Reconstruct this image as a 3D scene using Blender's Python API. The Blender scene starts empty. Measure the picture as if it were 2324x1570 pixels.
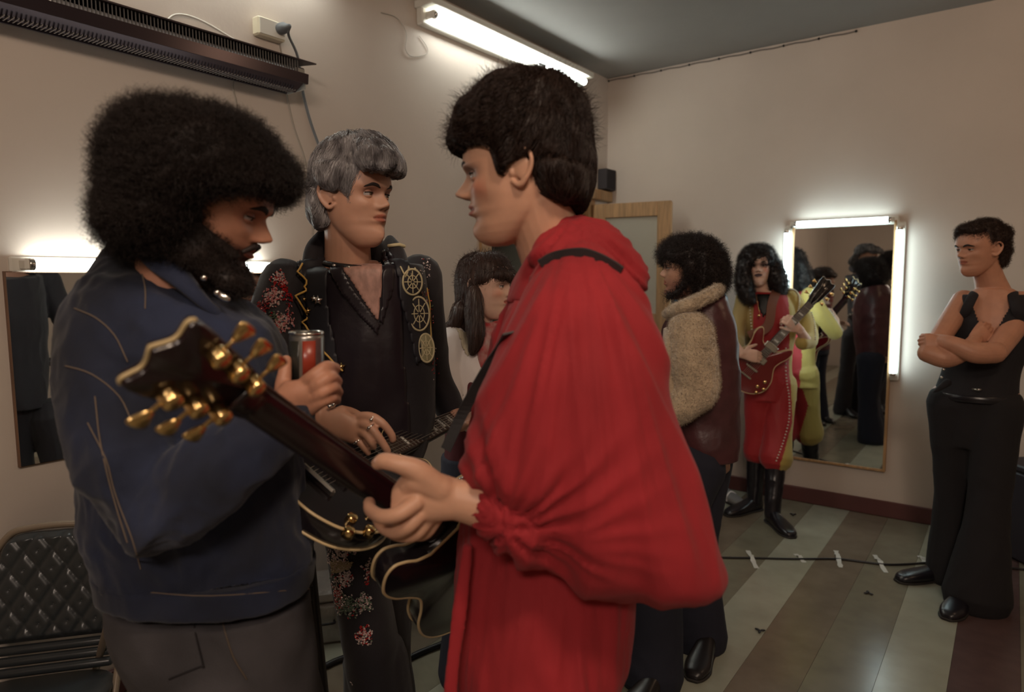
import bpy, math, random
import numpy as np
from mathutils import Vector, Matrix
from mathutils.bvhtree import BVHTree
random.seed(7); rng = np.random.default_rng(7)
sc = bpy.context.scene
COL = sc.collection

# ------------------------------------------------------------ camera
FPX, YAW, PITCH, ROLL, CH = 1533.0, 0.63779, 0.09885, -0.00655, 1.47
CAM = np.array([0.0, 0.0, CH])
RH = np.array([math.cos(YAW), math.sin(YAW), 0.0])
FH = np.array([-math.sin(YAW), math.cos(YAW), 0.0])
UP = np.array([0.0, 0.0, 1.0])
_f = FH * math.cos(PITCH) - UP * math.sin(PITCH)
_u = np.cross(RH, _f)
_r2 = RH * math.cos(ROLL) + _u * math.sin(ROLL)
_u2 = -RH * math.sin(ROLL) + _u * math.cos(ROLL)
cam_d = bpy.data.cameras.new('camera'); cam = bpy.data.objects.new('camera', cam_d); COL.objects.link(cam)
cam_d.sensor_width = 36.0; cam_d.lens = FPX / 2324 * 36.0; cam_d.clip_start = 0.02
M = Matrix(((_r2[0], _u2[0], -_f[0], CAM[0]), (_r2[1], _u2[1], -_f[1], CAM[1]), (_r2[2], _u2[2], -_f[2], CAM[2]), (0, 0, 0, 1)))
cam.matrix_world = M
sc.camera = cam
cam_d.dof.use_dof = True; cam_d.dof.focus_distance = 1.9; cam_d.dof.aperture_fstop = 3.0

def ray(px, py):
    return _f * FPX + _r2 * (px - 1162) + _u2 * (785 - py)
def at(px, py, D):
    """the point seen at that pixel, D metres ahead (horizontal)"""
    d = ray(px, py); return CAM + d * (D / (d @ FH))
def V(a, b, c=0.0):
    """a to the right, b away from the camera, c up"""
    return RH * a + FH * b + UP * c
def nrm(v):
    v = np.asarray(v, float); return v / (np.linalg.norm(v) + 1e-12)
def on_plane(px, py, axis, val):
    d = ray(px, py); return CAM + d * ((val - CAM[axis]) / d[axis])

# ------------------------------------------------------------ world, lights, exposure
w = bpy.data.worlds.new('world'); sc.world = w; w.use_nodes = True
w.node_tree.nodes['Background'].inputs[0].default_value = (0.75, 0.72, 0.8, 1)
w.node_tree.nodes['Background'].inputs[1].default_value = 0.06
sc.view_settings.view_transform = 'Standard'; sc.view_settings.look = 'None'
sc.view_settings.exposure = 0.46; sc.view_settings.gamma = 1.0; sc.view_settings.use_curve_mapping = False
XW, YW, HC = -2.508, 4.606, 2.945       # left wall, back wall, ceiling
XR, YF = 3.2, -3.0                       # the walls behind the camera
TUBE_E = 15.0
def lamp(name, kind, loc, energy, col, size=0.3, target=None, size_y=None):
    l = bpy.data.lights.new(name, kind); l.energy = energy; l.color = col
    if kind == 'AREA':
        l.size = size
        if size_y: l.shape = 'RECTANGLE'; l.size_y = size_y
    else: l.shadow_soft_size = size
    o = bpy.data.objects.new(name, l); COL.objects.link(o); o.location = loc
    if target is not None:
        o.rotation_euler = (Vector(target) - Vector(loc)).to_track_quat('-Z', 'Y').to_euler()
    return o
lamp('ceiling_bulb', 'POINT', tuple(CAM + V(0.45, -0.05, 1.30)), 28, (1.0, 0.76, 0.56), 0.12)
lamp('right_wall_bulb', 'POINT', tuple(CAM + V(2.45, 2.1, 1.05)), 6, (1.0, 0.66, 0.40), 0.06)
lamp('fill_light', 'AREA', tuple(CAM + V(-0.3, -1.7, 1.25)), 21, (1.0, 0.80, 0.66), 0.9, tuple(CAM + V(0.0, 1.4, -.2)), 0.3)  # added soft fill from behind the camera, aimed forward at the faces

# ------------------------------------------------------------ materials
def lin(r, g, b):
    return tuple(((c / 255) / 12.92 if c / 255 <= 0.04045 else ((c / 255 + 0.055) / 1.055) ** 2.4) for c in (r, g, b)) + (1.0,)
def mat(name, col, rough=0.7, metal=0.0, bump=0.0, bscale=200.0, var=0.0, vscale=6.0, sheen=0.0, sss=0.0, tint=False, stretch=(1, 1, 1), spec=0.5, alpha=1.0, coat=0.0, col2=None, trans=0.0, bdist=0.002):
    m = bpy.data.materials.new(name); m.use_nodes = True; nt = m.node_tree; N = nt.nodes; L = nt.links
    b = N['Principled BSDF']
    if len(col) == 3: col = tuple(col) + (1.0,)
    b.inputs['Base Color'].default_value = col
    b.inputs['Roughness'].default_value = rough; b.inputs['Metallic'].default_value = metal
    b.inputs['Specular IOR Level'].default_value = spec
    if sheen: b.inputs['Sheen Weight'].default_value = sheen; b.inputs['Sheen Roughness'].default_value = 0.5
    if coat: b.inputs['Coat Weight'].default_value = coat; b.inputs['Coat Roughness'].default_value = 0.15
    if sss:
        b.inputs['Subsurface Weight'].default_value = sss; b.inputs['Subsurface Radius'].default_value = (0.012, 0.004, 0.002); b.inputs['Subsurface Scale'].default_value = 0.6
    if trans: b.inputs['Transmission Weight'].default_value = trans
    src = None
    tc = N.new('ShaderNodeTexCoord'); mp = N.new('ShaderNodeMapping'); mp.inputs['Scale'].default_value = stretch
    L.new(tc.outputs['Object'], mp.inputs[0])
    if var or col2:
        n = N.new('ShaderNodeTexNoise'); n.inputs['Scale'].default_value = vscale; n.inputs['Detail'].default_value = 6
        L.new(mp.outputs[0], n.inputs['Vector'])
        r = N.new('ShaderNodeValToRGB'); L.new(n.outputs[0], r.inputs[0])
        r.color_ramp.elements[0].position = 0.32; r.color_ramp.elements[1].position = 0.68
        if col2:
            a0 = tuple(col2) if len(col2) == 4 else tuple(col2) + (1.0,); a1 = col
        else:
            a0 = tuple(c * (1 - var) for c in col[:3]) + (1,); a1 = tuple(min(1, c * (1 + var)) for c in col[:3]) + (1,)
        r.color_ramp.elements[0].color = a0; r.color_ramp.elements[1].color = a1
        src = r.outputs[0]
    if tint:
        a = N.new('ShaderNodeAttribute'); a.attribute_name = 'tint'
        mx = N.new('ShaderNodeMix'); mx.data_type = 'RGBA'; mx.blend_type = 'MULTIPLY'; mx.inputs[0].default_value = 1.0
        if src: L.new(src, mx.inputs[6])
        else: mx.inputs[6].default_value = col
        L.new(a.outputs[0], mx.inputs[7]); src = mx.outputs[2]
    if src: L.new(src, b.inputs['Base Color'])
    if bump:
        n2 = N.new('ShaderNodeTexNoise'); n2.inputs['Scale'].default_value = bscale; n2.inputs['Detail'].default_value = 5
        L.new(mp.outputs[0], n2.inputs['Vector'])
        bp = N.new('ShaderNodeBump'); bp.inputs['Strength'].default_value = bump; bp.inputs['Distance'].default_value = bdist
        L.new(n2.outputs[0], bp.inputs['Height']); L.new(bp.outputs[0], b.inputs['Normal'])
    return m
def emit(name, col, s):
    m = bpy.data.materials.new(name); m.use_nodes = True; N = m.node_tree.nodes
    b = N['Principled BSDF']; b.inputs['Base Color'].default_value = (0.9, 0.9, 0.9, 1)
    b.inputs['Emission Color'].default_value = tuple(col) + (1,); b.inputs['Emission Strength'].default_value = s
    return m

# ------------------------------------------------------------ object helpers
ORG = {}
def tag(o, label=None, cat=None, group=None, kind=None):
    if label: o['label'] = label
    if cat: o['category'] = cat
    if group: o['group'] = group
    if kind: o['kind'] = kind
    return o
def thing(name, base, label, cat, group=None):
    o = bpy.data.objects.new(name, None); COL.objects.link(o); o.empty_display_size = 0.1
    o.location = tuple(base); ORG[o.name] = np.array(base, float)
    return tag(o, label, cat, group)
def mk(name, geo, mats, parent=None, smooth=True, idx=None, tint=None, label=None):
    Vv, F = geo
    Vv = np.asarray(Vv, float)
    org = ORG[parent.name] if parent is not None else np.array([Vv[:, 0].mean(), Vv[:, 1].mean(), Vv[:, 2].min()])
    me = bpy.data.meshes.new(name)
    me.from_pydata((Vv - org).tolist(), [], F.tolist() if isinstance(F, np.ndarray) else F)
    if not isinstance(mats, (list, tuple)): mats = [mats]
    for m in mats: me.materials.append(m)
    if smooth: me.polygons.foreach_set('use_smooth', np.ones(len(me.polygons), bool))
    if idx is not None: me.polygons.foreach_set('material_index', np.asarray(idx, dtype=np.int32))
    if tint is not None:
        ca = me.color_attributes.new('tint', 'FLOAT_COLOR', 'POINT')
        t = np.ones((len(Vv), 4)); t[:, :3] = tint; ca.data.foreach_set('color', t.ravel())
    me.update()
    o = bpy.data.objects.new(name, me); COL.objects.link(o)
    if parent is not None: o.parent = parent
    else: o.location = tuple(org)
    ORG[o.name] = org
    if label: o['label'] = label
    return o
def join(parts):
    VV, FF, n = [], [], 0
    for v, f in parts:
        v = np.asarray(v, float); VV.append(v)
        if isinstance(f, np.ndarray): FF.extend((f + n).tolist())
        else: FF.extend([[i + n for i in q] for q in f])
        n += len(v)
    return np.vstack(VV), FF
def box(c, sx, sy, sz, ax=None, bevel=0.0):
    """box about c; ax = three axes"""
    if ax is None: ax = (np.array([1., 0, 0]), np.array([0, 1., 0]), UP)
    X, Y, Z = ax; c = np.asarray(c, float)
    if bevel <= 0:
        v = [c + X * sx / 2 * a + Y * sy / 2 * b + Z * sz / 2 * d for a in (-1, 1) for b in (-1, 1) for d in (-1, 1)]
        return np.array(v), [[0, 1, 3, 2], [4, 6, 7, 5], [0, 4, 5, 1], [2, 3, 7, 6], [0, 2, 6, 4], [1, 5, 7, 3]]
    e = min(bevel, sx / 2.01, sy / 2.01, sz / 2.01)
    V_, F_ = [], []; id_ = {}
    for a in (-1, 1):
        for b in (-1, 1):
            for d in (-1, 1):
                for k in range(3):
                    off = [sx / 2 - e, sy / 2 - e, sz / 2 - e]; off[k] += e
                    id_[(a, b, d, k)] = len(V_); V_.append(c + X * off[0] * a + Y * off[1] * b + Z * off[2] * d)
    for s in (-1, 1):
        F_.append([id_[(s, b, d, 0)] for b, d in ((-1, -1), (1, -1), (1, 1), (-1, 1))][::s])
        F_.append([id_[(a, s, d, 1)] for a, d in ((-1, -1), (-1, 1), (1, 1), (1, -1))][::s])
        F_.append([id_[(a, b, s, 2)] for a, b in ((-1, -1), (1, -1), (1, 1), (-1, 1))][::s])
    for s in (-1, 1):
        for t in (-1, 1):
            F_.append([id_[(s, t, -1, 0)], id_[(s, t, 1, 0)], id_[(s, t, 1, 1)], id_[(s, t, -1, 1)]][::(-s * t)])
            F_.append([id_[(s, -1, t, 0)], id_[(s, 1, t, 0)], id_[(s, 1, t, 2)], id_[(s, -1, t, 2)]][::(s * t)])
            F_.append([id_[(-1, s, t, 1)], id_[(1, s, t, 1)], id_[(1, s, t, 2)], id_[(-1, s, t, 2)]][::(-s * t)])
            for d in (-1, 1): F_.append([id_[(s, t, d, 0)], id_[(s, t, d, 1)], id_[(s, t, d, 2)]][::(s * t * d)])
    return np.array(V_), F_
def bx(x0, x1, y0, y1, z0, z1, bevel=0.0):
    return box(((x0 + x1) / 2, (y0 + y1) / 2, (z0 + z1) / 2), abs(x1 - x0), abs(y1 - y0), abs(z1 - z0), None, bevel)

def catmull(P, sub, closed=False):
    P = np.asarray(P, float); n = len(P)
    if P.ndim == 1: P = P[:, None]
    if n < 3 and not closed:
        t = np.linspace(0, 1, sub + 1)[:, None]; return P[0] * (1 - t) + P[-1] * t
    out = []
    rngk = range(n if closed else n - 1)
    for i in rngk:
        if closed: a, b, c, d = P[(i - 1) % n], P[i], P[(i + 1) % n], P[(i + 2) % n]
        else:
            b, c = P[i], P[i + 1]
            a = P[i - 1] if i > 0 else 2 * b - c
            d = P[i + 2] if i + 2 < n else 2 * c - b
        for k in range(sub):
            t = k / sub
            out.append(0.5 * ((2 * b) + (-a + c) * t + (2 * a - 5 * b + 4 * c - d) * t * t + (-a + 3 * b - 3 * c + d) * t ** 3))
    if not closed: out.append(P[-1])
    return np.array(out)
def rings_mesh(R, cap=True, closed_path=False):
    R = np.asarray(R); m, n, _ = R.shape
    Vv = R.reshape(-1, 3)
    i = np.arange(m if closed_path else m - 1)[:, None]; j = np.arange(n)[None, :]
    a = i * n + j; b = i * n + (j + 1) % n; c = ((i + 1) % m) * n + (j + 1) % n; d = ((i + 1) % m) * n + j
    F = np.stack([a, b, c, d], -1).reshape(-1, 4).tolist()
    if cap and not closed_path:
        Vv = np.vstack([Vv, R[0].mean(0), R[-1].mean(0)]); p, q = m * n, m * n + 1
        F += [[p, (k + 1) % n, k] for k in range(n)]
        F += [[q, (m - 1) * n + k, (m - 1) * n + (k + 1) % n] for k in range(n)]
    return Vv, F
def limb(pts, rad, n=14, sub=5, cap=True, hint=None, round_end=True):
    """tube through pts; rad = number or (ru, rv) per point; hint = direction of rv"""
    pts = np.asarray(pts, float)
    rad = np.array([(r, r) if np.isscalar(r) else r for r in (rad if hasattr(rad, '__len__') else [rad] * len(pts))], float)
    P = catmull(pts, sub) if sub > 1 else pts; R = catmull(rad, sub) if sub > 1 else rad
    T = np.gradient(P, axis=0); T /= np.linalg.norm(T, axis=1)[:, None] + 1e-12
    if hint is None:
        hint = UP if abs(T[0] @ UP) < 0.9 else RH
        v = nrm(hint - T[0] * (hint @ T[0])); fixed = False
    else: v = np.asarray(hint, float); fixed = True
    th = np.linspace(0, 2 * math.pi, n, endpoint=False)
    rings = []
    for k in range(len(P)):
        t = T[k]; vv = (np.asarray(hint) if fixed else v); vv = nrm(vv - t * (vv @ t)); v = vv; u = np.cross(vv, t)
        rings.append(P[k] + np.outer(np.cos(th) * R[k, 0], u) + np.outer(np.sin(th) * R[k, 1], vv))
    if round_end and cap:
        def caps(k, s):
            out = []
            for a in (0.45, 0.8, 0.97):
                r = math.sqrt(1 - a * a); out.append(P[k] + T[k] * s * a * R[k].min() * 0.9 + (rings0[k] - P[k]) * r)
            return out
        rings0 = list(rings)
        rings = caps(0, -1)[::-1] + rings + caps(len(P) - 1, 1)
    return rings_mesh(rings, cap)
def eloft(st, n=28, sub=4, pw=2.0, cap=True):
    """stations (centre, u-axis*ru, v-axis*rv)"""
    A = np.array([np.concatenate(s[:3]) for s in st], float); A = catmull(A, sub)
    th = np.linspace(0, 2 * math.pi, n, endpoint=False)
    c, s = np.cos(th), np.sin(th); c = np.sign(c) * np.abs(c) ** (2 / pw); s = np.sign(s) * np.abs(s) ** (2 / pw)
    return rings_mesh([a[:3] + np.outer(c, a[3:6]) + np.outer(s, a[6:9]) for a in A], cap)
def rows(R, n=36, sub=4, pw=2.2, turn=0.0):
    """stack of rows ((xl,yl),(xr,yr),D,half_depth) seen from the camera's side, each a rounded slice of real depth"""
    st = []
    for (l, r, D, t) in R:
        a = at(l[0], l[1], D); b = at(r[0], r[1], D); c = (a + b) / 2; u = (b - a) / 2
        v = nrm(np.cross(UP, u)) * t
        st.append((c, u, v))
    return eloft(st, n, sub, pw)
def ell(c, ax, r, n=20, m=12):
    """ellipsoid"""
    c = np.asarray(c, float); rings = []
    th = np.linspace(0, 2 * math.pi, n, endpoint=False)
    for k in range(1, m):
        ph = math.pi * k / m
        rings.append(c + ax[2] * r[2] * math.cos(ph) + math.sin(ph) * (np.outer(np.cos(th) * r[0], ax[0]) + np.outer(np.sin(th) * r[1], ax[1])))
    return rings_mesh(rings)
def sph(c, r, n=14, m=9): return ell(c, (RH, FH, UP), (r, r, r), n, m)
def lathe(base, axis, prof, n=24):
    """prof = [(r, h)] along axis"""
    axis = nrm(axis); u = nrm(np.cross(axis, [0.3, 0.8, 0.5])); v = np.cross(axis, u); th = np.linspace(0, 2 * math.pi, n, endpoint=False)
    return rings_mesh([np.asarray(base) + axis * h + r * (np.outer(np.cos(th), u) + np.outer(np.sin(th), v)) for r, h in prof])
def union(parts, vox, smooth=4, fac=0.5):
    v, f = join(parts)
    me = bpy.data.meshes.new('t'); me.from_pydata(v.tolist(), [], f)
    o = bpy.data.objects.new('t', me); COL.objects.link(o)
    md = o.modifiers.new('r', 'REMESH'); md.mode = 'VOXEL'; md.voxel_size = vox
    if smooth: s = o.modifiers.new('s', 'SMOOTH'); s.iterations = smooth; s.factor = fac
    e = o.evaluated_get(bpy.context.evaluated_depsgraph_get()); m2 = e.to_mesh()
    V2 = np.empty(len(m2.vertices) * 3); m2.vertices.foreach_get('co', V2); V2 = V2.reshape(-1, 3)
    F2 = np.empty(len(m2.loops), np.int32); m2.loops.foreach_get('vertex_index', F2)
    if len(F2) == 4 * len(m2.polygons): F2 = F2.reshape(-1, 4)
    else: F2 = [list(p.vertices) for p in m2.polygons]
    e.to_mesh_clear(); bpy.data.objects.remove(o); bpy.data.meshes.remove(me)
    return V2, F2
def vnormals(geo):
    Vv, F = geo; F = np.asarray(F); 
    a, b, c, d = (Vv[F[:, k]] for k in range(4))
    fn = np.cross(c - a, d - b); N = np.zeros_like(Vv)
    for k in range(4): np.add.at(N, F[:, k], fn)
    return N / (np.linalg.norm(N, axis=1)[:, None] + 1e-12)
def pnoise(P, seed=0):
    P = np.asarray(P, float) + seed * 17.31
    i = np.floor(P).astype(np.int64); f = P - i; u = f * f * f * (f * (f * 6 - 15) + 10)
    def h(ix, iy, iz):
        x = (ix * 374761393 + iy * 668265263 + iz * 2147483647 + seed * 1442695) & 0xffffffff
        x = ((x ^ (x >> 13)) * 1274126177) & 0xffffffff; x = x ^ (x >> 16)
        return x
    out = 0
    for dx in (0, 1):
        for dy in (0, 1):
            for dz in (0, 1):
                hh = h(i[:, 0] + dx, i[:, 1] + dy, i[:, 2] + dz)
                g = np.stack([((hh >> s) & 255) / 127.5 - 1 for s in (0, 8, 16)], 1)
                d = (g * (f - [dx, dy, dz])).sum(1)
                wx = u[:, 0] if dx else 1 - u[:, 0]; wy = u[:, 1] if dy else 1 - u[:, 1]; wz = u[:, 2] if dz else 1 - u[:, 2]
                out = out + d * wx * wy * wz
    return out
def folds(geo, amp, ax, fr, seed=0, ridge=True, mask=None):
    """displace along normals by ridged noise; ax = 3 axes, fr = frequency on each"""
    Vv, F = geo; N = vnormals(geo)
    Q = np.stack([Vv @ np.asarray(a) * k for a, k in zip(ax, fr)], 1)
    warp = pnoise(Q * 0.6, seed + 5); Q = Q + warp[:, None] * 0.6
    n = pnoise(Q, seed); d = (1 - np.abs(n) * 2.6) - 0.6 if ridge else n * 1.6
    n2 = pnoise(Q * 2.1, seed + 3); d = d + 0.35 * n2
    if mask is not None: d = d * mask
    return Vv + N * (d * amp)[:, None], F
def bvh(geo):
    v, f = geo; return BVHTree.FromPolygons(v.tolist(), f.tolist() if isinstance(f, np.ndarray) else f)
def hit(b, px, py, lift=0.0):
    d = Vector(ray(px, py)).normalized(); loc, n, i, dist = b.ray_cast(Vector(CAM), d)
    if loc is None: return None
    if n.dot(d) > 0: n = -n
    return np.array(loc + n * lift)
def hitn(b, px, py):
    d = Vector(ray(px, py)).normalized(); loc, n, i, dist = b.ray_cast(Vector(CAM), d)
    if loc is None: return None, None
    if n.dot(d) > 0: n = -n
    return np.array(loc), np.array(n)

# ------------------------------------------------------------ hair
def surf_points(geo, n, seed=1):
    Vv, F = geo; F = np.asarray(F); r = np.random.default_rng(seed)
    a, b, c, d = (Vv[F[:, k]] for k in range(4))
    fn = np.cross(c - a, d - b); ar = np.linalg.norm(fn, axis=1); nn = fn / (ar[:, None] + 1e-12)
    k = r.choice(len(F), n, p=ar / ar.sum()); u, v = r.random((2, n, 1))
    P = (a[k] * (1 - u) + b[k] * u) * (1 - v) + (d[k] * (1 - u) + c[k] * u) * v
    return P, nn[k]
def strand_mesh(S, r0, r1=0.15):
    """S: N x K x 3 -> thin 3-sided tubes"""
    N, K, _ = S.shape; T = np.gradient(S, axis=1); T /= np.linalg.norm(T, axis=2)[..., None] + 1e-12
    ref = np.array([0.31, 0.52, 0.79]); u = np.cross(T, ref); u /= np.linalg.norm(u, axis=2)[..., None] + 1e-9; v = np.cross(T, u)
    rad = (np.linspace(1, r1, K)[None, :, None]) * (np.full((N, 1, 1), r0) if np.isscalar(r0) else r0[:, None, None])
    R = np.stack([S + rad * (math.cos(a) * u + math.sin(a) * v) for a in (0, 2.094, 4.189)], 2)
    Vv = R.reshape(-1, 3)
    n = np.arange(N)[:, None, None] * K * 3; k = np.arange(K - 1)[None, :, None] * 3; j = np.arange(3)[None, None, :]
    F = np.stack([n + k + j, n + k + (j + 1) % 3, n + k + 3 + (j + 1) % 3, n + k + 3 + j], -1).reshape(-1, 4)
    return Vv, F
def curls(geo, n, length, r0, curl=0.006, turns=1.5, seed=1, K=7, mask=None, jit=0.5):
    P, N = surf_points(geo, n, seed); r = np.random.default_rng(seed + 9)
    if mask is not None: m = mask(P); P, N = P[m], N[m]
    n = len(P); D = N + r.normal(0, jit, (n, 3)); D /= np.linalg.norm(D, axis=1)[:, None]
    u = np.cross(D, r.normal(size=(n, 3))); u /= np.linalg.norm(u, axis=1)[:, None]; v = np.cross(D, u)
    L = length * r.uniform(0.3, 1.0, n); ph = r.uniform(0, 6.28, n); S = []
    for k in range(K):
        t = k / (K - 1); a = ph + t * turns * 6.28; c = curl * min(1, t * 2)
        S.append(P + D * (L * t)[:, None] + c * (np.cos(a)[:, None] * u + np.sin(a)[:, None] * v))
    return strand_mesh(np.stack(S, 1), r0)
def flow(geo, n, dirf, length, r0, seed=1, K=7, lift=(0.0, 0.006), wave=0.0, mask=None, taper=0.2, lenvar=0.5):
    """strands lying along the surface, following dirf(points)"""
    P, N = surf_points(geo, n, seed); b = bvh(geo); r = np.random.default_rng(seed + 4)
    if mask is not None: m = mask(P); P, N = P[m], N[m]
    n = len(P); S = [P.copy()]; step = length / (K - 1) * r.uniform(1 - lenvar, 1, n); off = r.uniform(*lift, n)
    Q = P.copy()
    for k in range(1, K):
        d = dirf(Q) + 0.25 * np.stack([pnoise(Q * 30, s) for s in (1, 2, 3)], 1) * 2
        if wave: d = d + wave * np.stack([pnoise(Q * 55 + k, s) for s in (4, 5, 6)], 1) * 2
        d = d - N * (d * N).sum(1)[:, None]; d /= np.linalg.norm(d, axis=1)[:, None] + 1e-9
        Q = Q + d * step[:, None]
        for i in range(n):
            loc, nn, _, dist = b.find_nearest(Q[i])
            if loc is not None: Q[i] = loc; N[i] = nn
        S.append(Q + N * (off * min(1, k / 2))[:, None])
    return strand_mesh(np.stack(S, 1), r0, taper)

# ------------------------------------------------------------ heads and hands
_z = [0, .004, .012, .022, .035, .05, .06, .068, .078, .088, .1, .115, .128, .14, .15, .165, .185, .205, .22, .23, .2345]
_Fp = [.060, .072, .083, .088, .0895, .086, .088, .0875, .088, .087, .087, .0865, .089, .0955, .096, .094, .086, .071, .050, .028, .012]
_Bp = [.030, .015, .0, -.012, -.03, -.052, -.064, -.072, -.081, -.088, -.095, -.1, -.102, -.103, -.103, -.1, -.09, -.072, -.05, -.03, -.014]
_Wp = [.020, .030, .038, .046, .0535, .0595, .0625, .0645, .067, .069, .071, .0735, .0755, .0765, .077, .0765, .072, .062, .046, .029, .014]
BUMPS = [(.0085, 0, .114, .0080, .011), (.0120, 0, .102, .0095, .0095), (.0125, 0, .0945, .0120, .0070), (.0085, .0135, .0905, .0055, .006),
         (.0045, .028, .1385, .018, .006), (-.0120, .031, .122, .013, .0095), (.0045, .046, .098, .014, .012), (-.004, .052, .075, .012, .014),
         (.0068, 0, .0735, .014, .0038), (-.0055, 0, .0675, .016, .0018), (.0078, 0, .0612, .013, .0042), (-.0035, 0, .050, .018, .006),
         (.0040, 0, .028, .015, .010), (-.0012, 0, .079, .004, .004)]
class Head:
    def __init__(s, pos, fwd, up=UP, sc_=1.0, fat=1.0, nose=1.0, bumps=()):
        s.p = np.asarray(pos, float); s.f = nrm(fwd); s.u = nrm(np.asarray(up) - s.f * (np.asarray(up) @ s.f)); s.l = np.cross(s.u, s.f); s.s = sc_; s.fat = fat; s.nose = nose; s.b = list(bumps)
    def w(s, f, l, z):
        """local (forward, left, height over the chin) to world"""
        return s.p + s.s * (s.f * f + s.l * l * s.fat + s.u * (z - .115))
    def loc(s, P):
        d = (np.asarray(P) - s.p) / s.s; return d @ s.f, (d @ s.l) / s.fat, d @ s.u + .115
    def skull(s, m=84, n=96):
        zz = np.interp(np.linspace(0, 1, m), [0, 1], [0, .2345]); th = np.linspace(0, 2 * math.pi, n, endpoint=False)
        th = th - 0.35 * np.sin(th) ; R = []
        for z in zz:
            F, B, W = np.interp(z, _z, _Fp), np.interp(z, _z, _Bp), np.interp(z, _z, _Wp)
            mid = np.interp(z, [0, .05], [.04, 0]); c, sn = np.cos(th), np.sin(th)
            pf = np.interp(z, [0, .05, .09, .15, .2345], [1.0, .8, .74, .74, 1.0]); qf = np.interp(z, [0, .03, .06, .09, .14], [1.75, 1.6, 1.25, 1.05, 1.0])
            fr = c > 0
            x = np.where(fr, mid + (F - mid) * np.abs(c) ** pf, mid + (B - mid) * np.abs(c)); y = W * np.sign(sn) * np.where(fr, np.abs(sn) ** qf, np.abs(sn))
            g = np.zeros(n)
            for k, (a, l0, z0, sl, sz) in enumerate(BUMPS + s.b):
                if k < 4: a = a * s.nose
                for sg in ((1, -1) if l0 else (1,)):
                    e = a * np.exp(-((y - sg * l0) / sl) ** 2 / 1.6 - ((z - z0) / sz) ** 2 / 1.6)
                    if k < 4: e = e * np.clip((z - .0835) / .004, 0, 1)
                    g += e
            x = x + np.where(fr, g * np.clip(c * 3, 0, 1), 0)
            R.append(s.p + s.s * (np.outer(x, s.f) + np.outer(y * s.fat, s.l) + np.outer(np.full(n, z - .115), s.u)))
        return rings_mesh(R)
    def ears(s, sides=(1, -1)):
        out = []
        for g in sides:
            pts = [(.004, .073, .124), (-.004, .078, .140), (-.018, .085, .147), (-.031, .089, .136), (-.031, .088, .116), (-.020, .083, .098), (-.008, .077, .089), (.003, .072, .097)]
            out.append(limb([s.w(a, g * b, c) for a, b, c in pts], [.004 * s.s] * 5 + [.0048 * s.s, .0055 * s.s, .004 * s.s], 8, 3))
            out.append(ell(s.w(-.013, g * .079, .120), (s.f * .9 - s.l * g * .35, s.l * g, s.u), (.016 * s.s, .004 * s.s, .024 * s.s), 12, 8))
            out.append(ell(s.w(.004, g * .073, .112), (s.f, s.l, s.u), (.005 * s.s, .005 * s.s, .008 * s.s), 8, 6))
        return out
    def neck(s, base, r0=.056, r1=.062, front=0.0):
        c = s.w(-.022 + front, 0, .075); mid = c * .5 + np.asarray(base) * .5
        return limb([c, mid, base], [(r0 * s.s, r0 * s.s * .98), (r0 * s.s * .98, r0 * s.s), (r1 * s.s * 1.12, r1 * s.s)], 24, 6, hint=s.f)
    def lids(s, op=1.0):
        out = []
        for g in (1, -1):
            c0 = (.0675, g * .031, .122); r = .0138
            for lo, hi in ((math.radians(-2 + 18 * op) if op > 0 else math.radians(-25), 1.35), (-1.2, math.radians(-17 - 3 * op) if op > 0 else math.radians(-27))):
                G = []
                for i in range(7):
                    e = lo + (hi - lo) * i / 6; rr = r
                    G.append([s.w(c0[0] + rr * math.cos(e) * math.cos(a), c0[1] + rr * math.cos(e) * math.sin(a), c0[2] + rr * math.sin(e)) for a in np.linspace(-1.45, 1.45, 13)])
                G2 = []
                for i in range(7):
                    e = lo + (hi - lo) * i / 6; rr = r - .0012
                    G2.append([s.w(c0[0] + rr * math.cos(e) * math.cos(a), c0[1] + rr * math.cos(e) * math.sin(a), c0[2] + rr * math.sin(e)) for a in np.linspace(1.45, -1.45, 13)])
                out.append(rings_mesh([G[i] + G2[i] for i in range(7)]))
        return out
    def eyes(s, parent, mats, look=(1, 0, 0)):
        """eyeballs with iris and pupil"""
        lk = nrm(s.f * look[0] + s.l * look[1] + s.u * look[2])
        for g in (1, -1):
            c = s.w(.0675, g * .031, .122); u = nrm(np.cross(lk, s.u)); v = np.cross(lk, u); rings = []; r = .0128 * s.s
            for k in range(1, 15):
                ph = math.pi * (k / 15) ** 1.3; th = np.linspace(0, 2 * math.pi, 18, endpoint=False)
                rings.append(c + lk * r * math.cos(ph) + r * math.sin(ph) * (np.outer(np.cos(th), u) + np.outer(np.sin(th), v)))
            Vv, F = rings_mesh(rings)
            d = np.array([nrm(np.mean(Vv[f], axis=0) - c) @ lk for f in F])
            idx = np.where(d > .965, 2, np.where(d > .845, 1, 0))
            mk('eye', (Vv, F), mats, parent, True, idx)
    def lashes(s, parent, m, op=1.0, r=.0011):
        for g in (1, -1):
            e = math.radians(-3 + 18 * op); pts = [s.w(.0675 + .0146 * math.cos(e * math.cos(a * .8)) * math.cos(a), g * .031 + .0146 * math.sin(a), .122 + .0146 * math.sin(e * math.cos(a * .8))) for a in np.linspace(-1.15, 1.15, 11)]
            mk('eyelashes', limb(pts, [r * s.s] * 11, 6, 1), m, parent)
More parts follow.
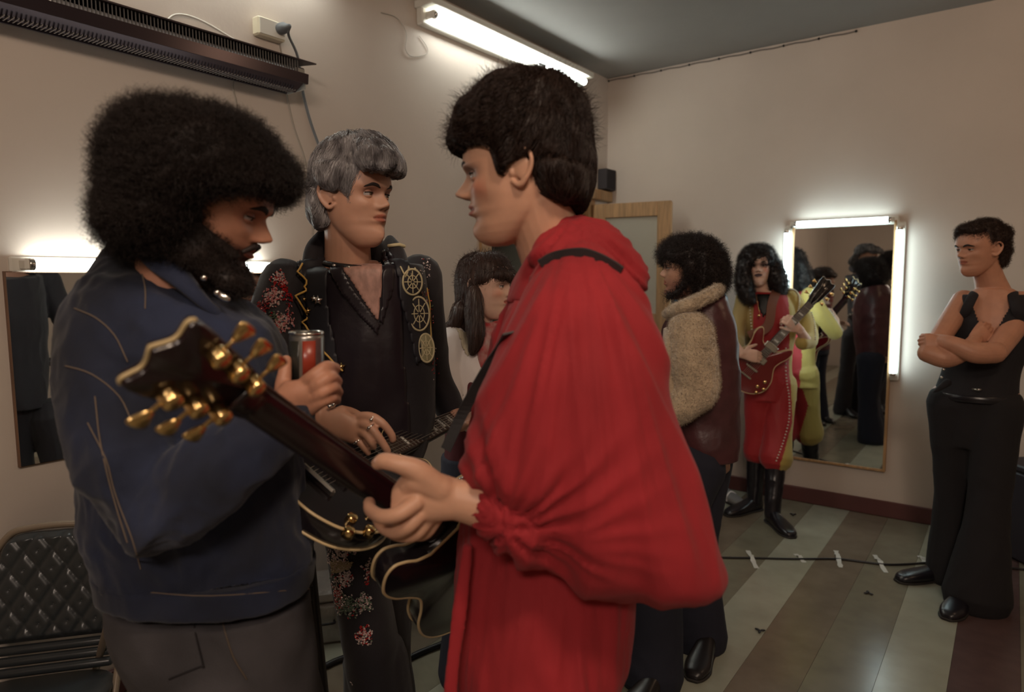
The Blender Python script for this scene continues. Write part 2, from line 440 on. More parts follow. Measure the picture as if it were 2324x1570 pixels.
    def brows(s, parent, m, th=.0030, lift=0.0):
        s.lashes(parent, m, getattr(s, 'op', .8))
        for g in (1, -1):
            pts = [(.094, g * .012, .1385), (.0955, g * .022, .1425), (.091, g * .034, .1445), (.081, g * .046, .1405), (.073, g * .052, .1375)]
            mk('eyebrow', limb([s.w(a - .0015, b, c + lift) for a, b, c in pts], [(th * .6 * s.s, th * .5 * s.s), (th * s.s, th * .6 * s.s), (th * s.s, th * .6 * s.s), (th * .7 * s.s, th * .5 * s.s), (th * .3 * s.s, th * .3 * s.s)], 8, 4, hint=s.f), m, parent)
    def tint(s, P, lip=(.72, .42, .42), shadow=None, cheek=None, stubble=None):
        f, l, z = s.loc(P); T = np.ones((len(P), 3)); near = (f > .05) & (np.abs(l) < .08)
        def blend(mask, c):
            nonlocal T; T = T * (1 - mask[:, None]) + T * mask[:, None] * np.array(c)
        e = ((l / .0235) ** 2 + ((z - .0672) / np.where(z > .0672, .0095, .0100)) ** 2)
        blend(np.where(near, np.clip((1.15 - e) * 3, 0, 1), 0), lip)
        line = np.exp(-((z - .0675) / .0016) ** 2) * (np.abs(l) < .024) * near; blend(line, (.45, .35, .35))
        nost = np.exp(-(((np.abs(l) - .008) / .0035) ** 2 + ((z - .0865) / .0028) ** 2)) * near; blend(np.clip(nost * 1.3, 0, 1), (.25, .18, .18))
        if cheek is not None:
            c = np.exp(-(((np.abs(l) - .048) / .016) ** 2 + ((z - .098) / .018) ** 2)) * near; blend(c * .8, cheek)
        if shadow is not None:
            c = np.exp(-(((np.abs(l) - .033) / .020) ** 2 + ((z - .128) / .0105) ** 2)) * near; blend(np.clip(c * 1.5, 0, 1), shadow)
        if stubble is not None:
            c = np.clip((.085 - z) / .02, 0, 1) * np.clip((z + .02) / .02, 0, 1) * (f > -.01) * (e > 1.2); blend(c, stubble)
        return T
def finger(pts, r0=.0092, r1=.0072, n=10): 
    k = len(pts); return limb(pts, list(np.linspace(r0, r1, k)), n, 4)
def hand(wrist, d, n, side=1, curl=(30, 40, 25), s=1.0, thumb=(.55, .8, -.1), spread=0.0):
    """five fingers on a palm; d finger direction, n back of hand, side of the thumb"""
    d = nrm(d); n = nrm(np.asarray(n) - d * (np.asarray(n) @ d)); t = np.cross(n, d) * side; wrist = np.asarray(wrist)
    out = [eloft([(wrist - d * .02 * s, t * .027 * s, n * .020 * s), (wrist + d * .02 * s, t * .031 * s, n * .017 * s), (wrist + d * .06 * s, t * .041 * s, n * .0155 * s), (wrist + d * .092 * s, t * .040 * s, n * .0125 * s)], 20, 4, 2.4)]
    for y, L, r in ((.0295, .072, .0088), (.0100, .080, .0092), (-.0100, .074, .0087), (-.0285, .058, .0076)):
        p = wrist + d * (.088 - abs(y) * .15) * s + t * y * s; pts = [p - d * .02 * s, p]; a = 0
        for k, q in enumerate((.45, .31, .24)):
            a += math.radians(curl[k]); v = d * math.cos(a) - n * math.sin(a) + t * spread * y * 8; p = p + nrm(v) * L * q * s; pts.append(p)
        out.append(finger(pts, r * s, r * .78 * s))
    b = wrist + d * .018 * s + t * .020 * s; v = nrm(d * thumb[0] + t * thumb[1] + n * thumb[2]); v2 = nrm(v * .8 + d * .6 - n * .2)
    out.append(limb([b, b + v * .035 * s, b + v * .035 * s + v2 * .030 * s, b + v * .035 * s + v2 * .055 * s], [.015 * s, .0115 * s, .0105 * s, .008 * s], 10, 4))
    return out
# ============================================================ the room
M_wall = mat('wall_paint', (.60, .52, .455), .75, var=.06, vscale=1.3, bump=.25, bscale=60)
M_ceil = mat('ceiling_paint', (.34, .335, .32), .85, var=.05, vscale=1.5)
M_corr = mat('corridor_paint', (.34, .37, .33), .8, var=.08, vscale=1.5)
M_wood = mat('door_wood', (.42, .25, .12), .45, var=.22, vscale=9, stretch=(6, 6, .6), bump=.15, bscale=40)
M_wood2 = mat('dark_wood', (.16, .085, .05), .5, var=.2, vscale=9, stretch=(6, 6, .6))
M_base = mat('baseboard_paint', (.115, .042, .040), .45, var=.15, vscale=5)
M_fl = [mat('tile_light', (.34, .34, .27), .22, var=.10, vscale=7, bump=.06, bscale=9, bdist=.01), mat('tile_brown', (.185, .150, .110), .22, var=.14, vscale=7, bump=.06, bscale=9, bdist=.01), mat('tile_olive', (.20, .185, .135), .22, var=.12, vscale=7, bump=.06, bscale=9, bdist=.01)]
M_red_fl = mat('tile_red', (.10, .060, .056), .26, var=.15, vscale=7)
M_mirror = mat('mirror_glass', (.82, .84, .83), .015, metal=1.0)
M_white = mat('white_enamel', (.72, .69, .62), .4); M_cream = mat('cream_plastic', (.70, .64, .48), .35)
M_tube = emit('tube_glow', (.93, .98, .92), TUBE_E); M_tube2 = emit('cool_tube_glow', (.74, .96, 1.0), TUBE_E * .55)
M_pin = mat('metal_pin', (.75, .72, .68), .25, metal=1.0); M_black = mat('black_plastic', (.012, .011, .013), .4)
M_grey = mat('grey_rubber', (.13, .14, .15), .55); M_thin = mat('thin_wire', (.32, .27, .22), .6)
M_frost = mat('frosted_glass', (.52, .50, .42), .45, spec=.4, trans=.15)
def st(name, geo, m, smooth=False):
    o = mk(name, geo, m, None, smooth); o['kind'] = 'structure'; return o
T = .12
DY0, DY1, DZ = 3.16, 4.36, 2.04       # doorway
floor_ = st('floor', bx(XW - 2.4, XR, YF, YW, -.06, -.006), M_fl[2])
x = -.97 - .2135 * 12; k = 0
while x < XR:
    x1 = min(x + .2135, XR)
    ii = (k % 3); m = M_fl[ii] if not (-.13 < x < .0) else M_red_fl
    if x1 > XW:
        xx = max(x, XW)
        o = mk('floor_strip', bx(xx + .0006, x1 - .0006, YF, YW, -.005, 0), m, floor_, False)
    x = x1; k += 1
st('ceiling', bx(XW - T, XR, YF, YW, HC, HC + .1), M_ceil)
st('wall_back', bx(XW - T, XR, YW, YW + T, 0, HC), M_wall)
st('wall_left', join([bx(XW - T, XW, YF, DY0, 0, HC), bx(XW - T, XW, DY1, YW, 0, HC), bx(XW - T, XW, DY0, DY1, DZ, HC)]), M_wall)
st('wall_right', bx(XR, XR + T, YF, YW, 0, HC), M_wall)
st('wall_front', bx(XW - T, XR, YF - T, YF, 0, HC), M_wall)
st('wall_corridor', join([bx(XW - 1.6, XW - 1.5, 1.5, 7, 0, HC), bx(XW - 1.5, XW - T, 6.9, 7, 0, HC), bx(XW - 1.5, XW - T, 1.5, 1.6, 0, HC), bx(XW - 1.5, XW - T, YW+T, 7, 0, HC)]), M_corr)
st('ceiling_corridor', bx(XW - 1.6, XW - T, 1.5, 7, HC, HC + .05), M_corr)
def board(x0, x1, y0, y1): return bx(x0, x1, y0, y1, 0, .10, .006)
st('baseboard_back', bx(-1.85, XR, YW - .016, YW - .001, 0, .10, .005), M_base)
st('baseboard_left', bx(XW + .001, XW + .016, YF, DY0 - .09, 0, .10, .005), M_base)
# door frame
fr = st('trim_door', bx(XW - T, XW + .022, DY0 - .09, DY0 - .0, 0, DZ + .0), M_wood)
mk('jamb', bx(XW - T, XW + .022, DY1 - .075, DY1 + .02, 0, DZ), M_wood, fr, False)
mk('head_casing', bx(XW - .02, XW + .05, DY0 - .11, YW - .004, DZ, DZ + .075, .006), M_wood, fr, False)
mk('door_stop', bx(XW - .075, XW - .05, DY1 - .10, DY1 - .07, 0, DZ), M_wood2, fr, False)
# open leaf
dr = st('door_1', ([[0, 0, 0]], []), M_wood); bpy.data.objects.remove(dr)
hx, hy = XW + .03, DY1 - .015; ex, ey = -1.925, 4.455; L = math.hypot(ex - hx, ey - hy); a = nrm((ex - hx, ey - hy, 0)); b = np.cross(UP, a)
def leaf(u0, u1, z0, z1, t=.038, off=0, bev=.003): return box(np.array([hx, hy, 0]) + a * (u0 + u1) / 2 + b * off + UP * (z0 + z1) / 2, u1 - u0, t, z1 - z0, (a, b, UP), bev)
dr = mk('door_1', join([leaf(0, .095, .01, 2.0), leaf(L - .095, L, .01, 2.0), leaf(.095, L - .095, 1.90, 2.0), leaf(.095, L - .095, 1.10, 1.22), leaf(.095, L - .095, .01, .22)]), M_wood, None, False)
dr['kind'] = 'structure'
mk('glass_pane', leaf(.093, L - .093, 1.21, 1.91, .006), M_frost, dr, False, label='frosted pale glass pane')
mk('panel', leaf(.093, L - .093, .21, 1.11, .016), M_wood2, dr, False, label='dark lower wooden panel')
for z in (.25, 1.75): mk('hinge', lathe((hx - .004, hy - .018, z), UP, [(.006, 0), (.006, .09)], 10), M_pin, dr)
mk('edge_strip', box(np.array([hx, hy, 0]) + a * (L + .002) + UP * 1.0, .004, .03, 1.98, (a, b, UP)), mat('raw_edge_wood', (.55, .36, .19), .5), dr, False)

# small dark speaker box over the door
t = thing('wall_speaker', (XW, 4.54, 2.12), 'small dark box on the wall above the doorway corner', 'speaker')
mk('cabinet', bx(XW + .002, XW + .075, 4.455, 4.60, 2.122, 2.27, .004), mat('speaker_box', (.03, .024, .028), .6), t, False)
mk('grille', bx(XW + .075, XW + .078, 4.463, 4.592, 2.13, 2.262), mat('speaker_cloth', (.022, .018, .022), .9, bump=.6, bscale=400), t, False)
# wire tacked along the ceiling joint
t = thing('cable', (-1.7, YW, HC - .02), 'thin brown wire tacked along the top of the back wall', 'cable')
pts = [(XW + .01 + i * 1.66 / 24, YW - .007, HC - .018 + .003 * math.sin(i * 2.1)) for i in range(25)]
mk('wire', limb(pts, .0045, 6, 2), mat('old_wire', (.22, .19, .17), .8), t)
for i in range(0, 25, 3): mk('tack', sph((pts[i][0], YW - .007, pts[i][2]), .008, 8, 6), M_black, t)

# ---------------------------------------------------------------- tube lamps
def tube_lamp(p0, p1, out, label, m, housing=None, rad=.019, group=None):
    """fluorescent tube from p0 to p1; out = direction away from the wall"""
    p0, p1 = np.array(p0, float), np.array(p1, float); d = nrm(p1 - p0); o = np.array(out, float); L = np.linalg.norm(p1 - p0); c = (p0 + p1) / 2; s = np.cross(d, o)
    t = thing('fluorescent_lamp', c - o * .03, label, 'lamp', group)
    hw = housing or .055
    mk('housing', box(c - o * .062 + s * 0, L + .07, hw, .044, (d, s, o), .006), M_white, t, False)
    mk('tube', lathe(p0 + d * .012, d, [(rad * .8, 0), (rad, .004), (rad, L - .028), (rad * .8, L - .024)], 20), m, t)
    for e, sg in ((p0, 1), (p1, -1)):
        q = mk('socket', box(e - o * .02, .022, .036, .062, (d, s, o), .006), M_white, t, False)
        mk('end_cap', lathe(e, d * sg, [(rad * .95, 0), (rad * 1.02, .003), (rad * 1.02, .016), (rad * .9, .018)], 16), M_pin, q)
    return t
X0 = XW + .085
tube_lamp((X0, 2.62, 2.80), (X0, 4.13, 2.80), (1, 0, 0), 'long lit white tube lamp high on the left wall near the corner', M_tube, .09, .022)
tube_lamp((X0, .80, 2.83), (X0, 1.98, 2.83), (1, 0, 0), 'lit tube lamp high on the left wall above the power socket, out of frame', M_tube, .09, .022)
tube_lamp((XW + .055, .80, 1.525), (XW + .055, 1.66, 1.525), (1, 0, 0), 'lit tube lamp over the left mirror behind the curly haired man', M_tube, .05, .018)
Y0 = YW - .075
tube_lamp((-1.135, Y0, 1.80), (-.595, Y0, 1.80), (0, -1, 0), 'short horizontal lit tube across the top of the far mirror', M_tube2, .05, .018, None)
tube_lamp((-1.175, Y0, .90), (-1.175, Y0, 1.765), (0, -1, 0), 'upright lit tube on the left edge of the far mirror, behind the long haired guitarist', M_tube2, .05, .018, None)
tube_lamp((-.55, Y0, .885), (-.55, Y0, 1.755), (0, -1, 0), 'upright lit tube on the right edge of the far mirror', M_tube2, .05, .018, None)

for l_ in [o for o in bpy.data.objects if o.name.startswith('fluorescent_lamp')][:2]:
    yy = (2.57, 4.18) if l_.location.y > 2.5 else (.75, 2.03)
    mk('reflector_hood', bx(XW + .002, XW + .125, yy[0], yy[1], 2.832, 2.868, .004), M_white, l_, False)
# ---------------------------------------------------------------- mirrors
t = thing('wall_mirror', (-.86, YW - .02, .29), 'tall mirror on the back wall framed by three lit tubes', 'mirror')
mk('glass', bx(-1.14, -.585, YW - .030, YW - .024, .30, 1.785), M_mirror, t, False)
for a_ in ((-1.155, -1.14, .285, 1.80), (-.585, -.570, .285, 1.80), (-1.14, -.585, .285, .30), (-1.14, -.585, 1.785, 1.80)):
    mk('frame_rail', bx(a_[0], a_[1], YW - .036, YW - .001, a_[2], a_[3], .002), M_wood, t, False)
t = thing('wall_mirror', (XW + .02, 1.2, .885), 'wide mirror on the left wall under a tube, reflecting dark and red costumes', 'mirror')
mk('glass', bx(XW + .012, XW + .018, .752, 1.655, .89, 1.50), M_mirror, t, False)
mk('backing', bx(XW + .001, XW + .012, .748, 1.659, .886, 1.504), M_wood2, t, False)

# ---------------------------------------------------------------- unlit fixture
M_fix = mat('dark_reflector', (.055, .042, .052), .22, metal=.7); M_fix2 = mat('dark_hood', (.045, .030, .034), .5)
t = thing('unlit_fluorescent_fixture', (XW, 1.2, 2.25), 'dark unlit fluorescent fixture with slotted reflector, top left of the wall', 'light fixture')
y0, y1 = .42, 1.80; xx = XW
def prism(prof, y0, y1):
    """profile (x,z) swept along y"""
    n = len(prof); v = [(p[0], y0, p[1]) for p in prof] + [(p[0], y1, p[1]) for p in prof]
    return np.array(v), [[i, (i + 1) % n, n + (i + 1) % n, n + i] for i in range(n)] + [list(range(n))[::-1], list(range(n, 2 * n))]
mk('hood', prism([(xx + .003, 2.375), (xx + .165, 2.352), (xx + .165, 2.347), (xx + .003, 2.368)], y0, y1 + .03), M_fix2, t, False)
mk('back_plate', prism([(xx + .003, 2.37), (xx + .012, 2.37), (xx + .012, 2.25), (xx + .003, 2.25)], y0, y1), M_fix2, t, False)
mk('reflector', prism([(xx + .012, 2.262), (xx + .10, 2.235), (xx + .155, 2.262), (xx + .155, 2.268), (xx + .10, 2.241), (xx + .012, 2.268)], y0, y1 - .03), M_fix, t, False)
mk('front_lip', prism([(xx + .150, 2.262), (xx + .160, 2.262), (xx + .165, 2.300), (xx + .160, 2.300)], y0, y1 - .01), M_fix, t, False)
sl = []
for i in range(110):
    yy = y0 + .02 + i * (y1 - y0 - .06) / 110; sl.append(box((xx + .150, yy, 2.325), .004, .0035, .045)); sl.append(box((xx + .105, yy, 2.236), .05, .004, .004))
o = mk('louvre', join(sl), mat('louvre_metal', (.30, .30, .31), .35, metal=.9), t, False); o['kind'] = 'stuff'
mk('tube', lathe((xx + .125, y0, 2.31), (0, 1, 0), [(.016, 0), (.016, y1 - y0 - .05)], 16), mat('dead_tube', (.45, .45, .48), .15, coat=.6), t)
mk('end_socket', box((xx + .130, y1 - .035, 2.312), .03, .05, .03, None, .005), M_pin, t, False)
mk('end_plate', bx(xx + .02, xx + .14, y1 - .012, y1 - .008, 2.245, 2.30), mat('clear_plate', (.35, .33, .30), .3), t, False)
mk('lead', limb([(xx + .012, 1.28, 2.372), (xx + .014, 1.33, 2.43), (xx + .012, 1.42, 2.44), (xx + .010, 1.55, 2.41), (xx + .01, 1.66, 2.374)], .004, 7, 5), M_white, t)

# ---------------------------------------------------------------- socket and cords
t = thing('power_socket', (XW, 1.70, 2.44), 'cream double power socket high on the left wall with a grey plug', 'power outlet')
mk('socket_body', bx(XW + .001, XW + .045, 1.648, 1.775, 2.446, 2.518, .006), M_cream, t, False)
mk('face_plate', bx(XW + .045, XW + .048, 1.655, 1.768, 2.452, 2.512), M_white, t, False)
t = thing('cable', (XW + .05, 1.74, 2.48), 'grey power cord with round plug hanging from the cream wall socket', 'cord')
mk('plug', lathe((XW + .048, 1.742, 2.487), (1, .15, .05), [(.020, 0), (.023, .01), (.022, .03), (.012, .045), (.008, .06)], 18), M_grey, t)
c = [(XW + .105, 1.752, 2.488), on_plane(655, 80, 0, XW + .05), on_plane(676, 130, 0, XW + .02), on_plane(688, 210, 0, XW + .010), on_plane(706, 280, 0, XW + .010), on_plane(740, 380, 0, XW + .010), on_plane(770, 520, 0, XW + .010), on_plane(780, 700, 0, XW + .010)]
mk('flex', limb(c, .0055, 8, 6), M_grey, t)
t = thing('cable', (XW + .01, 1.78, 2.44), 'thin pale wire running down from the socket past the unlit fixture', 'cord')
mk('wire', limb([on_plane(*q, 0, XW + .006) for q in ((634, 92), (640, 130), (648, 190), (654, 230), (668, 290), (690, 355), (705, 430), (712, 560))], .0032, 6, 5), M_thin, t)
t = thing('cable', (XW + .01, 1.6, 2.2), 'short thin wire hanging under the unlit fixture above the curly hair', 'cable')
mk('wire', limb([on_plane(*q, 0, XW + .006) for q in ((530, 180), (530, 205), (538, 240), (545, 330))], .0025, 6, 5), M_thin, t)
t = thing('cable', (XW + .01, 2.4, 2.6), 'faint looped wire on the wall below the long lit tube', 'cable')
mk('wire', limb([on_plane(*q, 0, XW + .006) for q in ((865, 28), (900, 40), (922, 75), (920, 110), (935, 128), (968, 122), (968, 105), (952, 82))], .0022, 6, 5), mat('pale_wire', (.50, .45, .39), .6), t)

# ---------------------------------------------------------------- floor cables and tape
t = thing('floor_cable', (-.6, 3.8, 0), 'thin dark cable taped across the floor in front of the far mirror', 'cable')
pts = [on_plane(px, py, 2, .006) for px, py in ((1400, 1262), (1560, 1262), (1640, 1265), (1720, 1266), (1800, 1268), (1900, 1268), (1960, 1275), (2020, 1281), (2100, 1277), (2160, 1268), (2240, 1282), (2324, 1292), (2420, 1305))]
mk('cord', limb(pts, .0055, 7, 4), M_black, t)
M_tape = mat('white_tape', (.62, .62, .58), .5)
TL = ['leftmost', 'second from the left', 'middle', 'fourth from the left, longest', 'rightmost']
for i, ((ax_, ay), (bx_, by)) in enumerate((((1697, 1250), (1717, 1290)), ((1806, 1258), (1826, 1277)), ((1897, 1250), (1908, 1288)), ((1985, 1260), (2011, 1300)), ((2086, 1262), (2102, 1280)))):
    p, q = on_plane(ax_, ay, 2, .0), on_plane(bx_, by, 2, .0); d = nrm(q - p); s = np.cross(UP, d) * .011; n = 8; v = []
    for k in range(n + 1):
        u = k / n; c_ = p + (q - p) * u + UP * (.003 + .0135 * math.exp(-((u - .45) / .13) ** 2)); w_ = 1 + .25 * math.sin(k * 2.7 + i)
        v += [c_ + s * w_, c_ - s * w_, c_ - s * w_ - UP * .0015, c_ + s * w_ - UP * .0015]
    g = rings_mesh(np.array(v).reshape(n + 1, 4, 3))
    tag(mk('tape_strip', g, M_tape, None, False), 'white tape strip over the floor cable, ' + TL[i], 'tape', 'tape strips over the floor cable')
t = thing('floor_cable', (-1.9, 1.7, 0), 'thick dark cable on the floor between the two foreground guitarists', 'cable')
mk('cord', limb([on_plane(*q, 2, .012) for q in ((560, 1600), (700, 1530), (800, 1488), (900, 1500), (960, 1478), (1040, 1446), (1120, 1410))], .012, 8, 5), M_black, t)
for i, (q, lb) in enumerate((((1800, 1167), 'small dark scrap on the floor by the back boots'), ((1971, 1345), 'small dark leaf on the open floor'), ((1725, 1430), 'small dark crumb on the pale floor strip'), ((2030, 1172), 'dark dust clump by the baseboard'))):
    p = on_plane(*q, 2, .006); g = join([ell(p + V(.012 * math.cos(a), .012 * math.sin(a)), (nrm(V(math.cos(a), math.sin(a))), nrm(V(-math.sin(a), math.cos(a))), UP), (.012, .006, .004), 8, 5) for a in (0.3 + i, 2.2 + i, 4.3 + i)])
    tag(mk('floor_scrap', g, M_black), lb, 'scrap', 'scraps on the floor')

# ---------------------------------------------------------------- dark case lower right
t = thing('equipment_case', on_plane(2300, 1262, 2, 0), 'dark upright equipment case behind the man in the black vest', 'case')
c = on_plane(2300, 1262, 2, 0) + V(.16, -.04, 0)
M_case = mat('case_black', (.020, .016, .022), .55)
mk('case_body', box(c + UP * .24, .42, .30, .46, (nrm(V(1, .1)), nrm(V(-.1, 1)), UP), .012), M_case, t, False)
mk('lid', box(c + UP * .49, .43, .31, .035, (nrm(V(1, .1)), nrm(V(-.1, 1)), UP), .008), M_case, t, False)
mk('latch', box(c + UP * .45 + V(-.05, -.16), .04, .01, .05, (RH, FH, UP), .003), M_pin, t, False)
for sx in (-.17, .17):
    mk('handle', limb([c + V(sx - .04, -.155, .3), c + V(sx - .04, -.175, .31), c + V(sx + .04, -.175, .31), c + V(sx + .04, -.155, .3)], .006, 7, 3), M_pin, t)
# ============================================================ people: shared pieces
def skin(name, col): return mat(name, col, .48, var=.07, vscale=25, sss=.12, tint=True, bump=.12, bscale=260, bdist=.0006)
M_eyeW = mat('eye_white', (.40, .35, .33), .25); M_iris = mat('iris', (.09, .06, .04), .2); M_pup = mat('pupil', (.005, .005, .005), .1)
EYE = [M_eyeW, M_iris, M_pup]
M_brow = mat('brow_hair', (.018, .011, .009), .7)
M_shoe = mat('black_leather', (.014, .011, .012), .32); M_sole = mat('sole_rubber', (.02, .016, .014), .7)
M_silver = mat('silver', (.80, .78, .74), .2, metal=1.0); M_gold = mat('gold', (.83, .58, .26), .2, metal=1.0)
def body(parent, parts, m):
    """one continuous skin mesh"""
    g = join([p[0] for p in parts]); t = np.vstack([(np.ones((len(p[0][0]), 3)) if p[1] is None else p[1]) for p in parts])
    return mk('body', g, m, parent, True, None, t)
def make_head(H, neckbase, vox=.0024, lids=1.0, neck=(.056, .062, 0.0), extra=(), ears=(1, -1), **tk):
    H.op = lids; parts = [H.skull()] + H.ears(ears) + [H.neck(neckbase, *neck)] + list(extra)
    g = union(parts, vox, 3, .45); t = H.tint(g[0], **tk); l = H.lids(lids)
    gl = join(l); tl = H.tint(gl[0], **tk)
    j = join([g, gl]); return (j, np.vstack([t, tl]))
def shoe(parent, heel, d, L=.27, m=M_shoe, hgt=.09, w=.048):
    """shoe with its heel at the floor point; d = toe direction"""
    d = nrm(d * np.array([1, 1, 0])); s = np.cross(UP, d); heel = np.array([heel[0], heel[1], 0.0])
    st_ = [(heel + d * .0 + UP * .040, s * .024, UP * .036), (heel + d * .03 + UP * .045, s * .034, UP * .043), (heel + d * .09 + UP * .046, s * .036, UP * .044), (heel + d * .15 + UP * .036, s * .043, UP * .032),
           (heel + d * (L - .07) + UP * .028, s * w, UP * .024), (heel + d * (L - .02) + UP * .022, s * w * .75, UP * .018), (heel + d * L + UP * .016, s * .018, UP * .009)]
    o = mk('shoe', eloft(st_, 20, 4, 2.6), m, parent)
    mk('sole', eloft([(heel + d * x_ + UP * .006, s * (w_ + .003), UP * .0058) for x_, w_ in ((-.004, .024), (.03, .034), (.09, .033), (.15, .040), (L - .07, w), (L - .02, w * .75), (L + .004, .018))], 20, 3, 3.2), M_sole, o)
    return o
def leg_geo(hip, knee, ankle, r=(.095, .062, .045), n=20): return limb([hip, hip * .5 + knee * .5, knee, knee * .45 + ankle * .55, ankle], [r[0], r[0] * .86, r[1], r[1] * .88, r[2]], n, 4)

# ------------------------------------------------------------ guitars
M_fb = mat('rosewood', (.045, .022, .016), .45, var=.2, vscale=30); M_fret = mat('fret_wire', (.62, .58, .50), .25, metal=1.0)
M_string = mat('string_wire', (.55, .52, .46), .3, metal=1.0); M_ivory = mat('cream_binding', (.62, .47, .26), .35); M_pearl = mat('pearl', (.62, .60, .56), .25)
M_blackgloss = mat('black_lacquer', (.012, .009, .011), .16, coat=.5); M_redgloss = mat('cherry_lacquer', (.18, .014, .016), .18, coat=.5); M_darkneck = mat('dark_mahogany', (.014, .006, .008), .25, coat=.2)
ES = [(0, 0), (.006, .07), (.035, .14), (.09, .187), (.15, .20), (.21, .182), (.255, .148), (.295, .128), (.335, .133), (.38, .148), (.425, .146), (.462, .118), (.470, .092), (.452, .074), (.425, .060), (.405, .036)]
LP = [(0, 0), (.004, .06), (.03, .12), (.075, .158), (.12, .168), (.17, .155), (.215, .122), (.25, .108), (.29, .115), (.33, .126), (.37, .122), (.405, .10), (.42, .07), (.42, .036)]
SG = [(0, 0), (.004, .06), (.03, .115), (.075, .152), (.12, .160), (.17, .148), (.215, .120), (.25, .106), (.29, .112), (.335, .128), (.375, .130), (.395, .112), (.372, .088), (.335, .062), (.32, .036)]
def guitar(label, join_p, d, n, outline, mb, mn, scale=1.0, nj=.43, thick=.044, bind=True, frets=12, keys=M_gold, key_r=1.0, pk=None, strap=None, headm=None, base=None, logo=False, neck_len=.42, crown=True):
    """join_p = where the neck meets the body; d = towards the headstock; n = out of the soundboard"""
    d = nrm(d); n = nrm(n - d * (n @ d)); w_ = np.cross(n, d); J = np.asarray(join_p)
    O = J - d * nj * scale
    P = lambda s, w, h=0: O + (d * s + w_ * w + n * h) * scale
    t = thing('electric_guitar', base if base is not None else P(.2, 0), label, 'guitar', 'guitars')
    half = catmull(outline, 6); ol = np.vstack([half, (half * [1, -1])[::-1][:-1]]); N = len(ol)
    cen = ol.mean(0); R = []
    for h, k in ((-.5, .985), (-.5, .99), (-.42, 1.0), (.42, 1.0), (.5, .99), (.5, .985)):
        R.append([P(cen[0] + (a - cen[0]) * k, cen[1] * 0 + b * k, h * thick) for a, b in ol])
    R = [[(np.array(p) + P(.2, 0, -.5 * thick) * 19) / 20 if False else p for p in r] for r in R]
    # arched caps
    def cap(h0, sgn):
        out = []
        for k, hh in ((.93, .10), (.7, .22), (.4, .30), (.12, .33)): out.append([P(cen[0] + (a - cen[0]) * k, b * k, sgn * (h0 + hh * thick * .6)) for a, b in ol])
        return out
    g = rings_mesh(cap(.5 * thick, -1)[::-1] + R + cap(.5 * thick, 1)); mk('body', g, mb, t)
    if bind:
        for h in (-.46, .46): mk('binding', limb([P(a, b, h * thick) for a, b in ol] + [P(*ol[0], h * thick)], .0032 * scale, 6, 1), M_ivory, t, label='gold cream binding')
    nut = nj + neck_len; top = nut + .185
    mk('neck', eloft([(P(nj - .04, 0, .008), w_ * .027 * scale, n * .016 * scale), (P(nj + .03, 0, .010), w_ * .027 * scale, n * .013 * scale), (P(nut - .05, 0, .012), w_ * .0225 * scale, n * .0115 * scale), (P(nut + .0, 0, .008), w_ * .022 * scale, n * .010 * scale), (P(nut + .03, 0, .0), w_ * .024 * scale, n * .009 * scale)], 18, 5, 2.4), mn, t)
    q = mk('fretboard', box(P((nj - .12 + nut) / 2, 0, .026), (nut - nj + .12) * scale, .049 * scale, .006 * scale, (d, w_, n), .0015), M_fb, t, False)
    ls = [top - nut]; sl = .62
    for k in range(1, frets + 9):
        s_ = nut - sl * (1 - 2 ** (-k / 12))
        if s_ < nj - .11: break
        mk('fret', box(P(s_, 0, .0295), .0022 * scale, .049 * scale, .002 * scale, (d, w_, n)), M_fret, q, False)
        if k in (3, 5, 7, 9, 12, 15): mk('inlay', box(P(s_ + .018 * 2 ** (-k / 12), 0, .0292), .010 * scale, .030 * scale, .0008 * scale, (d, w_, n)), M_pearl, q, False)
    # headstock tilts back
    hd = nrm(d * math.cos(.25) - n * math.sin(.25)); hn = nrm(n * math.cos(.25) + d * math.sin(.25)); H0 = P(nut, 0, .012)
    Q = lambda s, w, h=0: H0 + (hd * s + w_ * w + hn * h) * scale
    ho = [(-.01, .022), (.02, .026), (.05, .036), (.10, .041), (.15, .046), (.178, .043), (.172, .020), (.186, .0)] if crown else [(-.01, .022), (.03, .030), (.08, .036), (.14, .040), (.17, .034), (.18, .0)]
    hh = catmull(ho, 4); hol = np.vstack([hh, (hh * [1, -1])[::-1][1:]]); R = []
    for h, k in ((-.0075, .96), (-.0065, 1), (.0065, 1), (.0075, .96)): R.append([Q(a if k == 1 else a - .001, b * k, h) for a, b in hol])
    hs = mk('headstock', rings_mesh(R), headm or mn, t)
    tip = [h for h in hol if h[0] > .168] if crown else []
    if bind and crown: mk('headstock_binding', limb([Q(a + .001, b, .0) for a, b in tip], (.0024 * scale), 8, 1), mat('headstock_edge', (.55, .42, .22), .4), hs, label='cream edge of the headstock')
